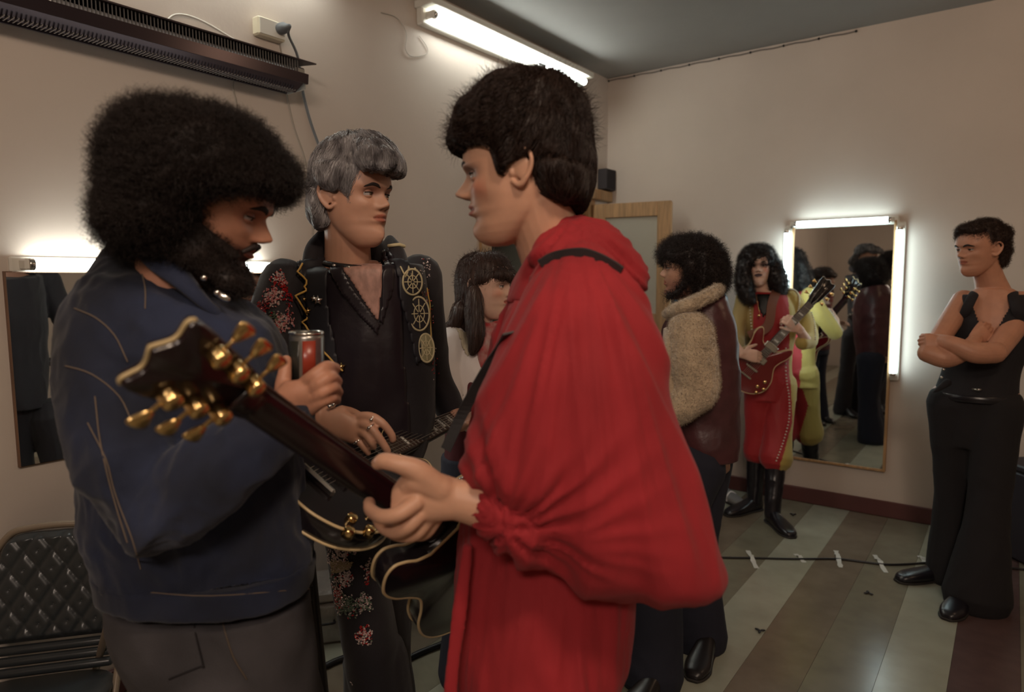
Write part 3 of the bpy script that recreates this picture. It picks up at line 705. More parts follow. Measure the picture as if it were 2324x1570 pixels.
    for k in range(3):
        for sg in (1, -1):
            s_ = .045 + .042 * k; wd = (.031, .036, .040)[k]
            tn = mk('tuner', lathe(Q(s_, sg * wd * .78, -.0075), -hn, [(.0102 * scale, 0), (.0108 * scale, .002), (.0108 * scale, .017 * scale), (.0092 * scale, .0195 * scale), (.004 * scale, .020 * scale)], 16), keys, hs, label='round metal tuner housing')
            a0 = Q(s_, sg * wd * .78, -.014); so = w_ * sg
            mk('tuner_key', join([limb([a0 + so * .006 * scale, a0 + so * .026 * scale], .0024 * scale, 8, 1), eloft([(a0 + so * .022 * scale, hd * .003 * scale * key_r, hn * .003 * scale), (a0 + so * .030 * scale, hd * .0065 * scale * key_r, hn * .0045 * scale), (a0 + so * .041 * scale, hd * .0098 * scale * key_r, hn * .0042 * scale), (a0 + so * .045 * scale, hd * .006 * scale * key_r, hn * .002 * scale)], 14, 4)]), keys, hs)
            mk('string_post', lathe(Q(s_, sg * wd * .45, .006), hn, [(.003 * scale, 0), (.003 * scale, .010 * scale)], 8), M_silver, hs)
    for k in range(6):
        y = -.0175 + .007 * k; y2 = -.025 + .010 * k
        mk('string', limb([P(.10, y2, .048), P(.16, y2, .052), P(nut, y * .98, .0345), Q(.045 + .042 * ((2 - k) if k < 3 else (k - 3)), (-1 if k < 3 else 1) * .016, .012)], .0007 * scale, 5, 1), M_string, t)
    for s_ in (.235, .335):
        mk('pickup', box(P(s_, 0, .036), .040 * scale, .085 * scale, .022 * scale, (d, w_, n), .004), pk or M_silver, t, False)
    mk('bridge', box(P(.16, 0, .040), .014 * scale, .085 * scale, .020 * scale, (d, w_, n), .003), pk or M_silver, t, False)
    mk('tailpiece', box(P(.10, 0, .038), .012 * scale, .09 * scale, .018 * scale, (d, w_, n), .004), M_silver, t, False)
    for s_, y in ((.14, -.12), (.10, -.145), (.09, -.105), (.055, -.125)): mk('control_knob', lathe(P(s_, y, .022), n, [(.012 * scale, 0), (.011 * scale, .016 * scale), (.009 * scale, .018 * scale)], 14), M_gold, t)
    return t, P, Q

# ============================================================ the man in red
M_skinA = skin('skin_fair', (.60, .335, .225))
base = at(1230, 1560, 1.20); base[2] = 0
RM = thing('person', base, 'dark haired man in loose red cape shirt, in profile facing left, gripping a guitar neck', 'person')
HA = Head(at(1179, 401, 1.17), V(-.985, .14, -.10), UP + V(.04, 0, 0), .975, nose=1.3, bumps=[(.003, 0, .0735, .014, .004), (.003, 0, .061, .013, .004)])
nb = at(1285, 660, 1.20)
hd_ = make_head(HA, nb, .0023, 1.0, (.060, .066, 0), lip=(.70, .36, .36), shadow=(.50, .55, .68), cheek=(1.0, .66, .62))
wr = at(1035, 1133, .985)
arm = [limb([at(1345, 1195, 1.0), at(1250, 1190, .99), at(1150, 1165, .985), at(1085, 1145, .985), wr], [(.040, .045), (.042, .046), (.036, .042), (.029, .034), (.025, .031)], 20, 5, hint=UP)]
palm = [eloft([(at(1040, 1133, .985), UP * .030, V(.1, 1) * .024), (at(1000, 1128, .98), UP * .036, V(.1, 1) * .024), (at(955, 1122, .975), UP * .044, V(.15, 1) * .021), (at(915, 1140, .975), UP * .042, V(.2, 1) * .018), (at(893, 1150, .975), UP * .030, V(.2, 1) * .013)], 22, 5, 2.3),
        limb([at(985, 1100, .97), at(945, 1068, .96), at(905, 1053, .955), at(872, 1046, .96), at(856, 1052, .965)], [.020, .0175, .0135, .0125, .0095], 14, 5),
        limb([at(1000, 1110, .975), at(950, 1090, .968), at(930, 1100, .97)], [.022, .022, .018], 14, 4),
        finger([at(945, 1140, .955), at(905, 1166, .945), at(868, 1172, .955), at(842, 1158, .985), at(838, 1140, 1.01)], .0125, .0095, 12),
        finger([at(955, 1165, .965), at(925, 1196, .96), at(895, 1207, .975), at(868, 1195, 1.0), at(855, 1172, 1.02)], .0120, .0090, 12),
        finger([at(975, 1175, .98), at(945, 1210, .98), at(915, 1216, .995), at(888, 1208, 1.02), at(875, 1188, 1.035)], .0115, .0088, 12),
        finger([at(995, 1170, .995), at(970, 1208, 1.0), at(945, 1216, 1.015), at(920, 1206, 1.035)], .0100, .0078, 12)]
HandA = union(arm + palm, .0028, 3, .45)
core = eloft([(at(1240, 1500, 1.2), V(.13, 0), V(0, .15)), (at(1260, 1200, 1.2), V(.11, 0), V(0, .13)), (at(1300, 850, 1.2), V(.115, 0), V(0, .15)), (at(1300, 720, 1.2), V(.09, 0), V(0, .16)), (at(1285, 650, 1.2), V(.05, 0), V(0, .06))], 24, 4)
hipc = at(1240, 1480, 1.22); hipc[2] = .86
legsA = [leg_geo(hipc + V(0, s_ * .09), np.array([hipc[0], hipc[1], .48]) + V(-.02, s_ * .09), np.array([hipc[0], hipc[1], .09]) + V(.02, s_ * .10)) for s_ in (-1, 1)]
body(RM, [hd_, (HandA, None), (core, None)] + [(l, None) for l in legsA], M_skinA)
HA.eyes(RM, None or RM, EYE, (1, 0, -.25)) if False else HA.eyes(RM, EYE, (1, .1, -.25))
HA.brows(RM, M_brow, .0032)
nl = mat('nail', (.66, .42, .34), .25)
mk('thumbnail', ell(at(858, 1045, .957), (nrm(V(-1, 0, -.2)), FH, UP), (.0075, .004, .006), 10, 6), nl, RM)

# trousers, boots
M_redcloth = mat('red_gauze', (.33, .015, .022), .85, var=.12, vscale=14, sheen=.04, bump=.25, bscale=420, stretch=(1, 1, .35))
M_darktr = mat('dark_trousers', (.020, .014, .022), .85, bump=.3, bscale=300)
for l in legsA: mk('trouser_leg', union([limb([hipc + (V(0, -.09) if l is legsA[0] else V(0, .09)) + UP * .02, np.array([hipc[0], hipc[1], .48]) + V(-.02, -.09 if l is legsA[0] else .09), np.array([hipc[0], hipc[1], .03]) + V(.02, -.10 if l is legsA[0] else .10)], [.115, .085, .105], 20, 6)], .008), M_darktr, RM)
for s_ in (-1, 1): shoe(RM, np.array([hipc[0], hipc[1], 0]) + V(.07, s_ * .10), V(-1, .1))

# tunic body
tun = rows([((1190, 640), (1352, 560), 1.20, .085), ((1150, 700), (1420, 640), 1.20, .15), ((1118, 780), (1455, 760), 1.20, .175), ((1085, 900), (1465, 900), 1.20, .18), ((1062, 1050), (1460, 1050), 1.20, .17),
            ((1045, 1200), (1450, 1200), 1.19, .165), ((1035, 1300), (1436, 1300), 1.18, .17), ((1030, 1400), (1430, 1390), 1.17, .175), ((1036, 1480), (1418, 1470), 1.16, .18), ((1045, 1560), (1392, 1520), 1.16, .18), ((1050, 1640), (1395, 1560), 1.16, .18)], 60, 6, 2.2)
ax_v = (RH, FH, UP)
tun = union([tun], .0065, 2); tun = folds(tun, .013, ax_v, (13, 13, 2.2), 3); tun = folds(tun, .004, ax_v, (40, 40, 7), 8)
mk('tunic', tun, M_redcloth, RM, label='loose red gauze tunic')
# the near sleeve: a wide cape-like fall gathered at the cuff
slv = rows([((1262, 566), (1340, 548), 1.10, .045), ((1215, 640), (1412, 612), 1.07, .085), ((1185, 700), (1452, 690), 1.05, .10), ((1150, 770), (1484, 765), 1.04, .105), ((1122, 840), (1500, 840), 1.03, .11), ((1095, 920), (1516, 920), 1.025, .11),
            ((1068, 1000), (1540, 1000), 1.02, .11), ((1056, 1060), (1566, 1066), 1.02, .112), ((1110, 1110), (1580, 1120), 1.02, .11), ((1150, 1170), (1598, 1190), 1.02, .108), ((1185, 1230), (1620, 1250), 1.02, .10), ((1235, 1285), (1642, 1300), 1.02, .085), ((1330, 1330), (1620, 1325), 1.02, .055), ((1400, 1362), (1530, 1358), 1.02, .02)], 72, 6, 2.15)
cuff = limb([at(1240, 1190, 1.0), at(1185, 1178, .985), at(1140, 1166, .98), at(1128, 1164, .98)], [(.075, .070), (.058, .056), (.040, .045), (.036, .041)], 24, 5, hint=UP)
slv = union([slv, cuff, limb([at(1265, 600, 1.1), at(1330, 580, 1.14), at(1395, 640, 1.16)], [.05, .06, .05], 14, 4)], .0058, 3)
Vs = slv[0]; dpx = (Vs - CAM) @ FH
ux = (Vs - CAM) @ RH; zz = Vs[:, 2]
# long soft folds that fan from the shoulder, tighter towards the cuff
s0 = at(1310, 560, 1.05); rel = Vs - s0; ang = np.arctan2((rel @ RH), -(rel[:, 2]) + .05); rad_ = np.sqrt((rel @ RH) ** 2 + rel[:, 2] ** 2)
Ns = vnormals(slv); f1 = pnoise(np.stack([ang * 7.0, rad_ * 2.2, dpx * 1.5], 1), 11); f2 = pnoise(np.stack([ang * 17.0, rad_ * 4.5, dpx * 2], 1), 12)
c0 = at(1150, 1165, 1.0); rc = Vs - c0; angc = np.arctan2(rc[:, 2], rc @ RH); rr = np.sqrt((rc @ RH) ** 2 + rc[:, 2] ** 2)
f3 = pnoise(np.stack([angc * 4.2, rr * 5, dpx * 2], 1), 13); k3 = np.exp(-(rr / .16) ** 2)
amp = (.5 - np.abs(f1) * 1.9) * .024 * np.clip(rad_ / .12, .25, 1) * (1 - k3 * .6) + (.4 - np.abs(f2) * 1.4) * .007 + k3 * (.5 - np.abs(f3) * 2) * .019
slv = (Vs + Ns * amp[:, None], slv[1])
sb = mk('sleeve', slv, M_redcloth, RM, label='very wide cape-like red sleeve gathered at the forearm')
# collar and hanging ties
col_ = rows([((1238, 520), (1318, 492), 1.18, .068), ((1206, 560), (1340, 530), 1.18, .080), ((1182, 610), (1372, 580), 1.19, .10), ((1160, 670), (1400, 650), 1.19, .12)], 40, 5)
def open_tube(st, n=48, th=.004, **k): return st
g = union([eloft([(at(1283, 503, 1.19), V(.034, 0, .012), V(.01, .062)), (at(1262, 540, 1.18), nrm(V(1, 0, .42)) * .052, V(0, .070)), (at(1262, 590, 1.18), nrm(V(1, 0, .35)) * .074, V(0, .090)), (at(1275, 660, 1.19), V(.098, 0, .02), V(0, .13))], 40, 5)], .0045, 2)
g = folds(g, .004, ax_v, (22, 22, 8), 21)
Vg = g[0]
mk('collar', g, M_redcloth, RM, label='soft red collar drawn round the neck')
tie = folds(union([eloft([(at(1062, 1235, 1.05), V(.008, 0), V(0, .010)), (at(1050, 1330, 1.04), V(.012, 0), V(0, .006)), (at(1036, 1440, 1.03), V(.013, 0), V(0, .006)), (at(1024, 1560, 1.02), V(.012, 0), V(0, .006)), (at(1030, 1640, 1.02), V(.011, 0), V(0, .006))], 16, 6)], .004), .002, ax_v, (30, 30, 8), 5)
mk('sash_end', tie, M_redcloth, RM)
mk('sash_end', folds(union([eloft([(at(1385, 1420, 1.08), V(.035, 0), V(0, .03)), (at(1375, 1500, 1.08), V(.034, 0), V(0, .03)), (at(1362, 1548, 1.08), V(.028, 0), V(0, .03))], 16, 6)], .005), .004, ax_v, (30, 30, 6), 6), M_redcloth, RM)

# hair
M_hairA = mat('dark_brown_hair', (.030, .017, .013), .42, spec=.35)
hs_ = rows([((1160, 172), (1262, 172), 1.18, .045), ((1100, 196), (1302, 200), 1.18, .075), ((1065, 235), (1325, 245), 1.18, .09), ((1035, 275), (1336, 300), 1.18, .097), ((1027, 310), (1342, 345), 1.18, .099), ((1036, 335), (1342, 385), 1.185, .098), ((1110, 362), (1340, 420), 1.19, .094), ((1200, 400), (1334, 450), 1.20, .085), ((1218, 432), (1322, 474), 1.205, .075), ((1268, 458), (1310, 484), 1.21, .05)], 44, 6, 2.1)
side = rows([((1110, 322), (1265, 325), 1.115, .034), ((1122, 344), (1215, 346), 1.105, .022), ((1130, 366), (1164, 364), 1.10, .013), ((1136, 392), (1146, 390), 1.102, .006)], 24, 5)
back = rows([((1200, 370), (1336, 380), 1.12, .045), ((1212, 425), (1328, 440), 1.135, .045), ((1240, 450), (1318, 470), 1.165, .034)], 24, 5)
hsh = union([hs_, side, back], .0040, 4); hsh = folds(hsh, .007, ax_v, (24, 24, 15), 31, False); hsh = folds(hsh, .003, ax_v, (50, 50, 30), 32)
hp = mk('hair', hsh, M_hairA, RM, label='thick short dark brown hair')
cr = at(1250, 215, 1.2)
def flowA(P):
    r_ = P - cr; x = r_ @ RH; z = r_[:, 2]
    v = np.outer(x, RH) * 1.0 + np.outer(z * 1.0, UP) + np.outer((r_ @ FH) * 1.0, FH); v /= np.linalg.norm(v, axis=1)[:, None] + 1e-9
    front = np.clip(-x / .1, 0, 1)[:, None]; return v * .8 + V(0, 0, -.9) * (1 - front) + (V(-.8, 0, -.35)) * front
mk('hair_strands', flow(hsh, 12000, flowA, .07, .0007, 3, 7, (0, .009), .45), M_hairA, hp)
mk('hair_strands', curls(hsh, 9000, .034, .0005, .004, .7, 5, 7, lambda P: (P[:, 2] > at(1200, 330, 1.17)[2]) , .6), M_hairA, hp)
# ============================================================ the guitar held by the man in red
tipc = at(340, 790, .635); jn = at(950, 1180, 1.15); dG = nrm(tipc - jn); wG = nrm(at(400, 690, .63) - at(285, 880, .64)); nG = np.cross(dG, wG)
if nG @ V(-1, .4) < 0: nG = -nG
ES335 = [(a * .96, b * .93) for a, b in ES]
tipc = tipc + nG * .185 * math.sin(.25) * .9; dG = nrm(tipc - jn); jn = jn - dG * .045; gl_ = np.linalg.norm(tipc - jn)
tg, PG, QG = guitar('dark guitar of the man in red, headstock with gold tuners close to the camera', jn - nG * .0, dG, nG, ES335, M_blackgloss, M_darkneck, 1.0, .43, .044, True, 12, M_gold, 1.55, neck_len=gl_ - .185)
mk('strap_button', sph(PG(.47, .10), .008), M_silver, tg)
M_strap = mat('dark_strap', (.035, .034, .036), .6)
def ribbon(pts, wdir, w_, t_=.0025, m=None, par=None, name='strap', lab=None):
    P = catmull(pts, 6); Wd = catmull(wdir, 6) if np.ndim(wdir) > 1 else np.tile(wdir, (len(P), 1)); T_ = np.gradient(P, axis=0); R = []
    for p, t_d, wd in zip(P, T_, Wd):
        t_d = nrm(t_d); wd = nrm(wd - t_d * (wd @ t_d)); h = np.cross(t_d, wd); R.append([p + wd * w_ / 2 * a + h * t_ / 2 * b for a, b in ((-1, -1), (1, -1), (1, 1), (-1, 1))])
    return mk(name, rings_mesh(R), m, par, False, label=lab)
bT = bvh(tun); bS = bvh(slv); bC = bvh(g)
sp = []
for q in ((1046, 945), (1075, 890), (1105, 838), (1132, 795)):
    sp.append(at(q[0], q[1], 1.06 - (1132 - q[0]) * -.0010))
ribbon([at(1012, 1020, 1.16)] + sp + [at(1155, 755, 1.0)], nrm(V(1, -.3, .5)), .019, .003, M_strap, tg, lab='dark grey woven strap')
sp = []
for q in ((1230, 596), (1258, 582), (1290, 574), (1325, 574), (1358, 584), (1390, 602), (1408, 616)):
    h = None
    for b_ in (bC, bS, bT):
        h_ = hit(b_, q[0], q[1] + 4, .004)
        if h_ is not None and (h is None or np.linalg.norm(h_ - CAM) < np.linalg.norm(h - CAM)): h = h_
    sp.append(h if h is not None else at(q[0], q[1], 1.06))
ribbon(sp, nrm(V(.15, -.5, .9)), .014, .004, M_strap, tg, lab='black strap over the red shoulder')

# ============================================================ the curly haired man in denim
M_skinB = skin('skin_warm', (.52, .25, .16))
M_denim = mat('blue_denim', (.010, .015, .037), .85, var=.35, vscale=9, bump=.4, bscale=500, sheen=.15, tint=True)
M_jeans = mat('grey_jeans', (.060, .056, .062), .9, var=.25, vscale=8, bump=.4, bscale=420)
base = at(470, 1560, 1.2); base[2] = 0
AM = thing('person', base, 'bearded man with a big curly afro in a blue denim jacket, holding a drink can', 'person')
HB = Head(at(472, 468, 1.13), V(.93, .14, -.36), UP + V(.1, 0, 0), 1.0, nose=1.15)
hdB = make_head(HB, at(395, 640, 1.16), .0024, .45, (.060, .068, 0), lip=(.62, .36, .34), stubble=(.16, .11, .12), shadow=(.55, .5, .55))
# right hand round the can
cw = at(668, 950, 1.08)
foreB = limb([at(500, 1010, 1.05), at(600, 985, 1.07), cw], [.034, .029, (.022, .029)], 18, 4, hint=nrm(V(.45, 0, .9)))
hv = nrm(V(-.55, 0, .85))
palmB = [eloft([(at(672, 955, 1.085), nrm(V(.9, 0, .35)) * .030, V(.1, 1) * .021), (at(676, 925, 1.08), nrm(V(.93, 0, .3)) * .038, V(.1, 1) * .020), (at(684, 890, 1.072), nrm(V(.9, 0, .1)) * .043, V(.1, 1) * .018), (at(694, 860, 1.075), nrm(V(.9, 0, .1)) * .036, V(.1, 1) * .015)], 22, 5, 2.3),
         limb([at(652, 915, 1.09), at(643, 880, 1.09), at(646, 848, 1.095), at(650, 816, 1.105)], [.019, .0145, .0115, .0088], 14, 5),
         finger([at(690, 872, 1.075), at(716, 850, 1.06), at(742, 832, 1.075), at(762, 836, 1.11)], .0125, .0092, 12),
         finger([at(700, 892, 1.075), at(728, 868, 1.055), at(752, 856, 1.07), at(766, 866, 1.11)], .0122, .0090, 12),
         finger([at(705, 912, 1.075), at(732, 890, 1.055), at(755, 880, 1.07), at(768, 890, 1.11)], .0118, .0088, 12),
         finger([at(702, 932, 1.078), at(730, 912, 1.06), at(752, 904, 1.07), at(764, 908, 1.105)], .0105, .0078, 12)]
HandB = union([foreB] + palmB, .0028, 3, .45)
coreB = eloft([(at(480, 1400, 1.2), V(.09, .03), V(-.03, .07)), (at(450, 1150, 1.2), V(.10, .03), V(-.03, .08)), (at(400, 800, 1.2), V(.12, .03), V(-.03, .09)), (at(390, 660, 1.18), V(.09, .02), V(0, .08))], 24, 4)
hipB = at(490, 1420, 1.22); hB = hipB[2]
def feet(c, off): return np.array([c[0], c[1], 0]) + off
legsB = [leg_geo(hipB + V(.04, s_ * .06, .0), feet(hipB, V(.09 + s_ * .03, s_ * .09)) + UP * .47, feet(hipB, V(.07 + s_ * .06, s_ * .10)) + UP * .09, (.055, .05, .04)) for s_ in (-1, 1)]
body(AM, [hdB, (HandB, None), (coreB, None)] + [(l, None) for l in legsB], M_skinB)
HB.eyes(AM, EYE, (1, 0, -.5)); HB.brows(AM, M_brow, .0048, -.002)
# jeans
jn_ = rows([((262, 1345), (698, 1350), 1.2, .13), ((266, 1400), (702, 1400), 1.2, .135), ((285, 1455), (708, 1450), 1.2, .135), ((330, 1530), (716, 1530), 1.21, .13), ((390, 1620), (722, 1620), 1.22, .12)], 44, 5, 2.3)
jn2 = [limb([hipB + V(.04, s_ * .06, -.05), feet(hipB, V(.09 + s_ * .03, s_ * .09)) + UP * .47, feet(hipB, V(.07 + s_ * .06, s_ * .10)) + UP * .04], [.105, .078, .10], 20, 6) for s_ in (-1, 1)]
jj = union([jn_] + jn2, .0075, 3); jj = folds(jj, .006, (nrm(V(1, 0, .5)), FH, UP), (10, 9, 6), 41)
mk('jeans', jj, M_jeans, AM)
bJ = bvh(jj)
def seam(bv, pts, r, m, par, name='seam', lift=.001, lab=None, sub=4):
    c = catmull(pts, sub); P = [hit(bv, *q, lift) for q in c]; P = [p for p in P if p is not None]
    if len(P) > 2: return mk(name, limb(P, r, 6, 1), m, par, label=lab)
M_seam = mat('seam_thread', (.10, .075, .055), .8)
M_seamd = mat('dark_seam', (.012, .010, .012), .8)
seam(bJ, [(430, 1372), (445, 1440), (462, 1510), (455, 1512), (385, 1540)], .0016, M_seamd, AM); seam(bJ, [(497, 1380), (510, 1430), (530, 1490), (560, 1540)], .0014, M_seam, AM)
for s_ in (-1, 1): shoe(AM, feet(hipB, V(.03 + s_ * .06, s_ * .10)), V(1, .15))
# denim jacket
jk = rows([((286, 545), (440, 600), 1.20, .07), ((240, 590), (500, 655), 1.19, .11), ((198, 650), (560, 700), 1.18, .135), ((168, 720), (610, 745), 1.17, .145), ((152, 800), (640, 820), 1.17, .145), ((162, 900), (655, 905), 1.18, .14), ((180, 1000), (668, 1000), 1.18, .135),
            ((194, 1100), (682, 1090), 1.19, .13), ((206, 1200), (698, 1180), 1.19, .13), ((222, 1250), (704, 1240), 1.19, .13), ((234, 1290), (705, 1280), 1.19, .13)], 56, 5, 2.3)
sl_ = limb([at(300, 700, 1.12), at(250, 860, 1.08), at(290, 1040, 1.04), at(360, 1160, 1.02)], [.082, .078, .078, .070], 24, 5, hint=FH)
sl2 = limb([at(345, 1160, 1.02), at(430, 1110, 1.01), at(540, 1030, 1.03), at(640, 962, 1.07), at(664, 945, 1.08)], [.070, .070, .058, .044, .040], 24, 5, hint=nrm(V(.5, 0, .8)))
jk = union([jk, sl_, sl2], .0058, 3)
jk = folds(jk, .010, (nrm(V(1, 0, -.6)), FH, nrm(V(.6, 0, 1))), (8, 7, 4), 51); jk = folds(jk, .0055, (nrm(V(1, 0, .5)), FH, nrm(V(-.5, 0, 1))), (16, 12, 9), 54); jk = folds(jk, .0028, ax_v, (30, 30, 22), 52)
wrn = np.clip(pnoise(jk[0] * 7, 60) * 2 + 1, .5, 1.7)[:, None] * np.ones(3)
jo = mk('denim_jacket', jk, M_denim, AM, True, None, wrn)
hem = rows([((232, 1272), (706, 1272), 1.19, .135), ((236, 1280), (708, 1288), 1.19, .138), ((244, 1322), (704, 1330), 1.19, .138), ((252, 1328), (700, 1336), 1.19, .132)], 56, 4, 2.4)
hem = folds(union([hem], .005, 2), .0025, ax_v, (26, 26, 8), 55); wv = np.ones((len(hem[0]), 3)) * 1.1
mk('waistband', hem, M_denim, jo, True, None, wv)
bK = bvh(jk); bH = bvh(hem)
M_st = mat('orange_stitch', (.16, .12, .09), .8)
for pts in ([(292, 590), (340, 612), (400, 640), (440, 665)], [(330, 700), (330, 660), (322, 620)], [(150, 830), (210, 850), (270, 900), (300, 960)], [(200, 960), (240, 1040), (262, 1120), (300, 1220), (320, 1290)], [(216, 900), (228, 1000), (250, 1100), (290, 1230)], [(170, 700), (215, 720), (260, 760), (290, 820)]): seam(bK, pts, .0011, M_st, jo, 'stitching')
for pts in ([(240, 1330), (340, 1345), (480, 1352), (700, 1335)],): seam(bH, pts, .001, M_st, jo, 'stitching')
h_ = hit(bH, 282, 1338, .002)
if h_ is not None: mk('button', ell(h_, (RH, UP, FH), (.012, .010, .004), 14, 8), mat('red_button', (.12, .02, .018), .4), jo); mk('button', ell(hit(bH, 305, 1340, .002), (RH, UP, FH), (.007, .006, .004), 12, 8), mat('brass_dull', (.25, .17, .10), .4, metal=.7), jo)
# collar: stands round the neck then folds over
cl = []
for k, (a_, b_, h) in enumerate(((-2.6, 0, 0),)):
    pass
cpts = [(at(292, 545, 1.13)), at(330, 600, 1.075), at(400, 650, 1.06), at(470, 705, 1.075), at(520, 735, 1.11)]
cup = [at(330, 528, 1.14), at(385, 570, 1.10), at(430, 620, 1.085), at(470, 675, 1.09), at(500, 700, 1.115)]
R = []
A_ = catmull(cpts, 6); B_ = catmull(cup, 6)
for a_, b_ in zip(A_, B_):
    n_ = nrm(np.cross(b_ - a_, V(.6, 0, -.6))); n_ = n_ if n_ @ FH < 0 else -n_; R.append([a_ + n_ * .002, a_ * .5 + b_ * .5 + n_ * .009, b_ + n_ * .004, b_ - n_ * .005, a_ * .5 + b_ * .5 - n_ * .002, a_ - n_ * .006])
gC = rings_mesh(R); mk('collar', gC, M_denim, jo, True, None, np.ones((len(gC[0]), 3)) * 1.5, label='lighter worn denim collar')
mk('neck_scarf_pin', join([sph(at(463, 630, 1.07), .0055), ell(at(505, 672, 1.085), (nrm(V(1,0,-.6)), FH, nrm(V(.6,0,1))), (.014, .006, .007)), sph(at(493, 664, 1.08), .006)]), M_silver, AM, label='bright silver neck chain pieces')
# afro
M_hairB = mat('afro_hair', (.020, .012, .010), .6)
af = rows([((395, 262), (470, 262), 1.13, .05), ((345, 276), (545, 278), 1.13, .095), ((308, 302), (590, 306), 1.13, .125), ((286, 340), (622, 340), 1.13, .145), ((276, 385), (645, 378), 1.13, .155), ((274, 420), (660, 405), 1.13, .155), ((276, 455), (645, 424), 1.135, .15), ((277, 480), (548, 446), 1.14, .145), ((280, 510), (516, 490), 1.14, .145), ((290, 540), (492, 540), 1.145, .125), ((312, 566), (470, 572), 1.15, .105)], 44, 6, 2.0)
afb = union([af], .006, 3); afb = folds(afb, .013, ax_v, (15, 15, 15), 61, False)
hb = mk('hair', afb, M_hairB, AM, label='huge dark brown afro')
mk('hair_curls', curls(afb, 32000, .034, .00050, .0045, 1.8, 62, 8, None, .4), M_hairB, hb)['kind'] = 'stuff'
# sideburn and beard follow the jaw
bd = []
for z_, ln in ((.075, .066), (.05, .062), (.03, .058)):
    for g_ in (1, -1): bd.append(limb([HB.w(-.005, g_ * ln, z_ + .01), HB.w(.035, g_ * (ln - .010), z_ - .005), HB.w(.068, g_ * (ln - .034), z_ - .020)], [.014, .013, .012], 12, 3))
bd.append(limb([HB.w(.072, -.03, .014), HB.w(.085, 0, .010), HB.w(.072, .03, .014)], [.020, .022, .020], 14, 4))
bd.append(limb([HB.w(.060, -.035, .030), HB.w(.082, 0, .032), HB.w(.060, .035, .030)], [.014, .012, .014], 14, 4))
bd.append(ell(HB.w(.058, 0, .004), (HB.f, HB.l, HB.u), (.030, .036, .020)))
bd.append(ell(HB.w(.0, .064, .10), (HB.f, HB.l, HB.u), (.022, .012, .04))); bd.append(ell(HB.w(.0, -.064, .10), (HB.f, HB.l, HB.u), (.022, .012, .04)))
bd.append(ell(HB.w(.010, -.058, .05), (HB.f, HB.l, HB.u), (.035, .016, .035))); bd.append(ell(HB.w(.010, .058, .05), (HB.f, HB.l, HB.u), (.035, .016, .035)))
bd = union(bd, .0035, 3)
hbd = mk('beard', bd, M_hairB, AM, label='full dark beard')
mk('beard_curls', curls(bd, 5000, .016, .0005, .003, 1.2, 63, 6, None, .5), M_hairB, hbd)['kind'] = 'stuff'
ms = union([limb([HB.w(.082, g_ * .030, .066), HB.w(.0915, g_ * .014, .0785), HB.w(.0945, 0, .080)], [.004, .0055, .005], 10, 4) for g_ in (1, -1)], .0022, 2)
mk('moustache', ms, M_hairB, AM); 

# ------------------------------------------------------------ the can
cc = at(694, 800, 1.13)
t = thing('drink_can', cc - UP * .06, 'small metal drink can with a red stripe in the denim man\'s hand', 'can')
M_can = mat('can_steel', (.34, .33, .31), .28, metal=.85); ca_ = nrm(V(.03, 0, 1))
b0 = cc - UP * .058
mk('can_wall', lathe(b0, ca_, [(.024, 0), (.0275, .004), (.0285, .008), (.0285, .084), (.027, .090)], 32), M_can, t)
mk('rim', lathe(b0, ca_, [(.0262, .089), (.0284, .0895), (.0288, .092), (.0275, .094), (.0262, .092), (.0245, .089), (.001, .089)], 32), mat('can_rim', (.8, .78, .72), .2, metal=1.0), t)
th = np.linspace(.05, .80, 10); R = [[b0 + ca_ * h + .0290 * (V(1, 0) * math.sin(a) - V(0, 1) * math.cos(a)) for a in th] + [b0 + ca_ * h + .0280 * (V(1, 0) * math.sin(a) - V(0, 1) * math.cos(a)) for a in th[::-1]] for h in (.012, .080)]
mk('printed_stripe', rings_mesh(R), mat('can_red', (.30, .04, .02), .3), t, label='red printed panel')
th = np.linspace(-1.1, -.15, 10); R = [[b0 + ca_ * h + .0290 * (V(1, 0) * math.sin(a) - V(0, 1) * math.cos(a)) for a in th] + [b0 + ca_ * h + .0280 * (V(1, 0) * math.sin(a) - V(0, 1) * math.cos(a)) for a in th[::-1]] for h in (.012, .080)]
mk('printed_panel', rings_mesh(R), mat('can_dark', (.03, .03, .025), .3), t, label='dark printed panel')
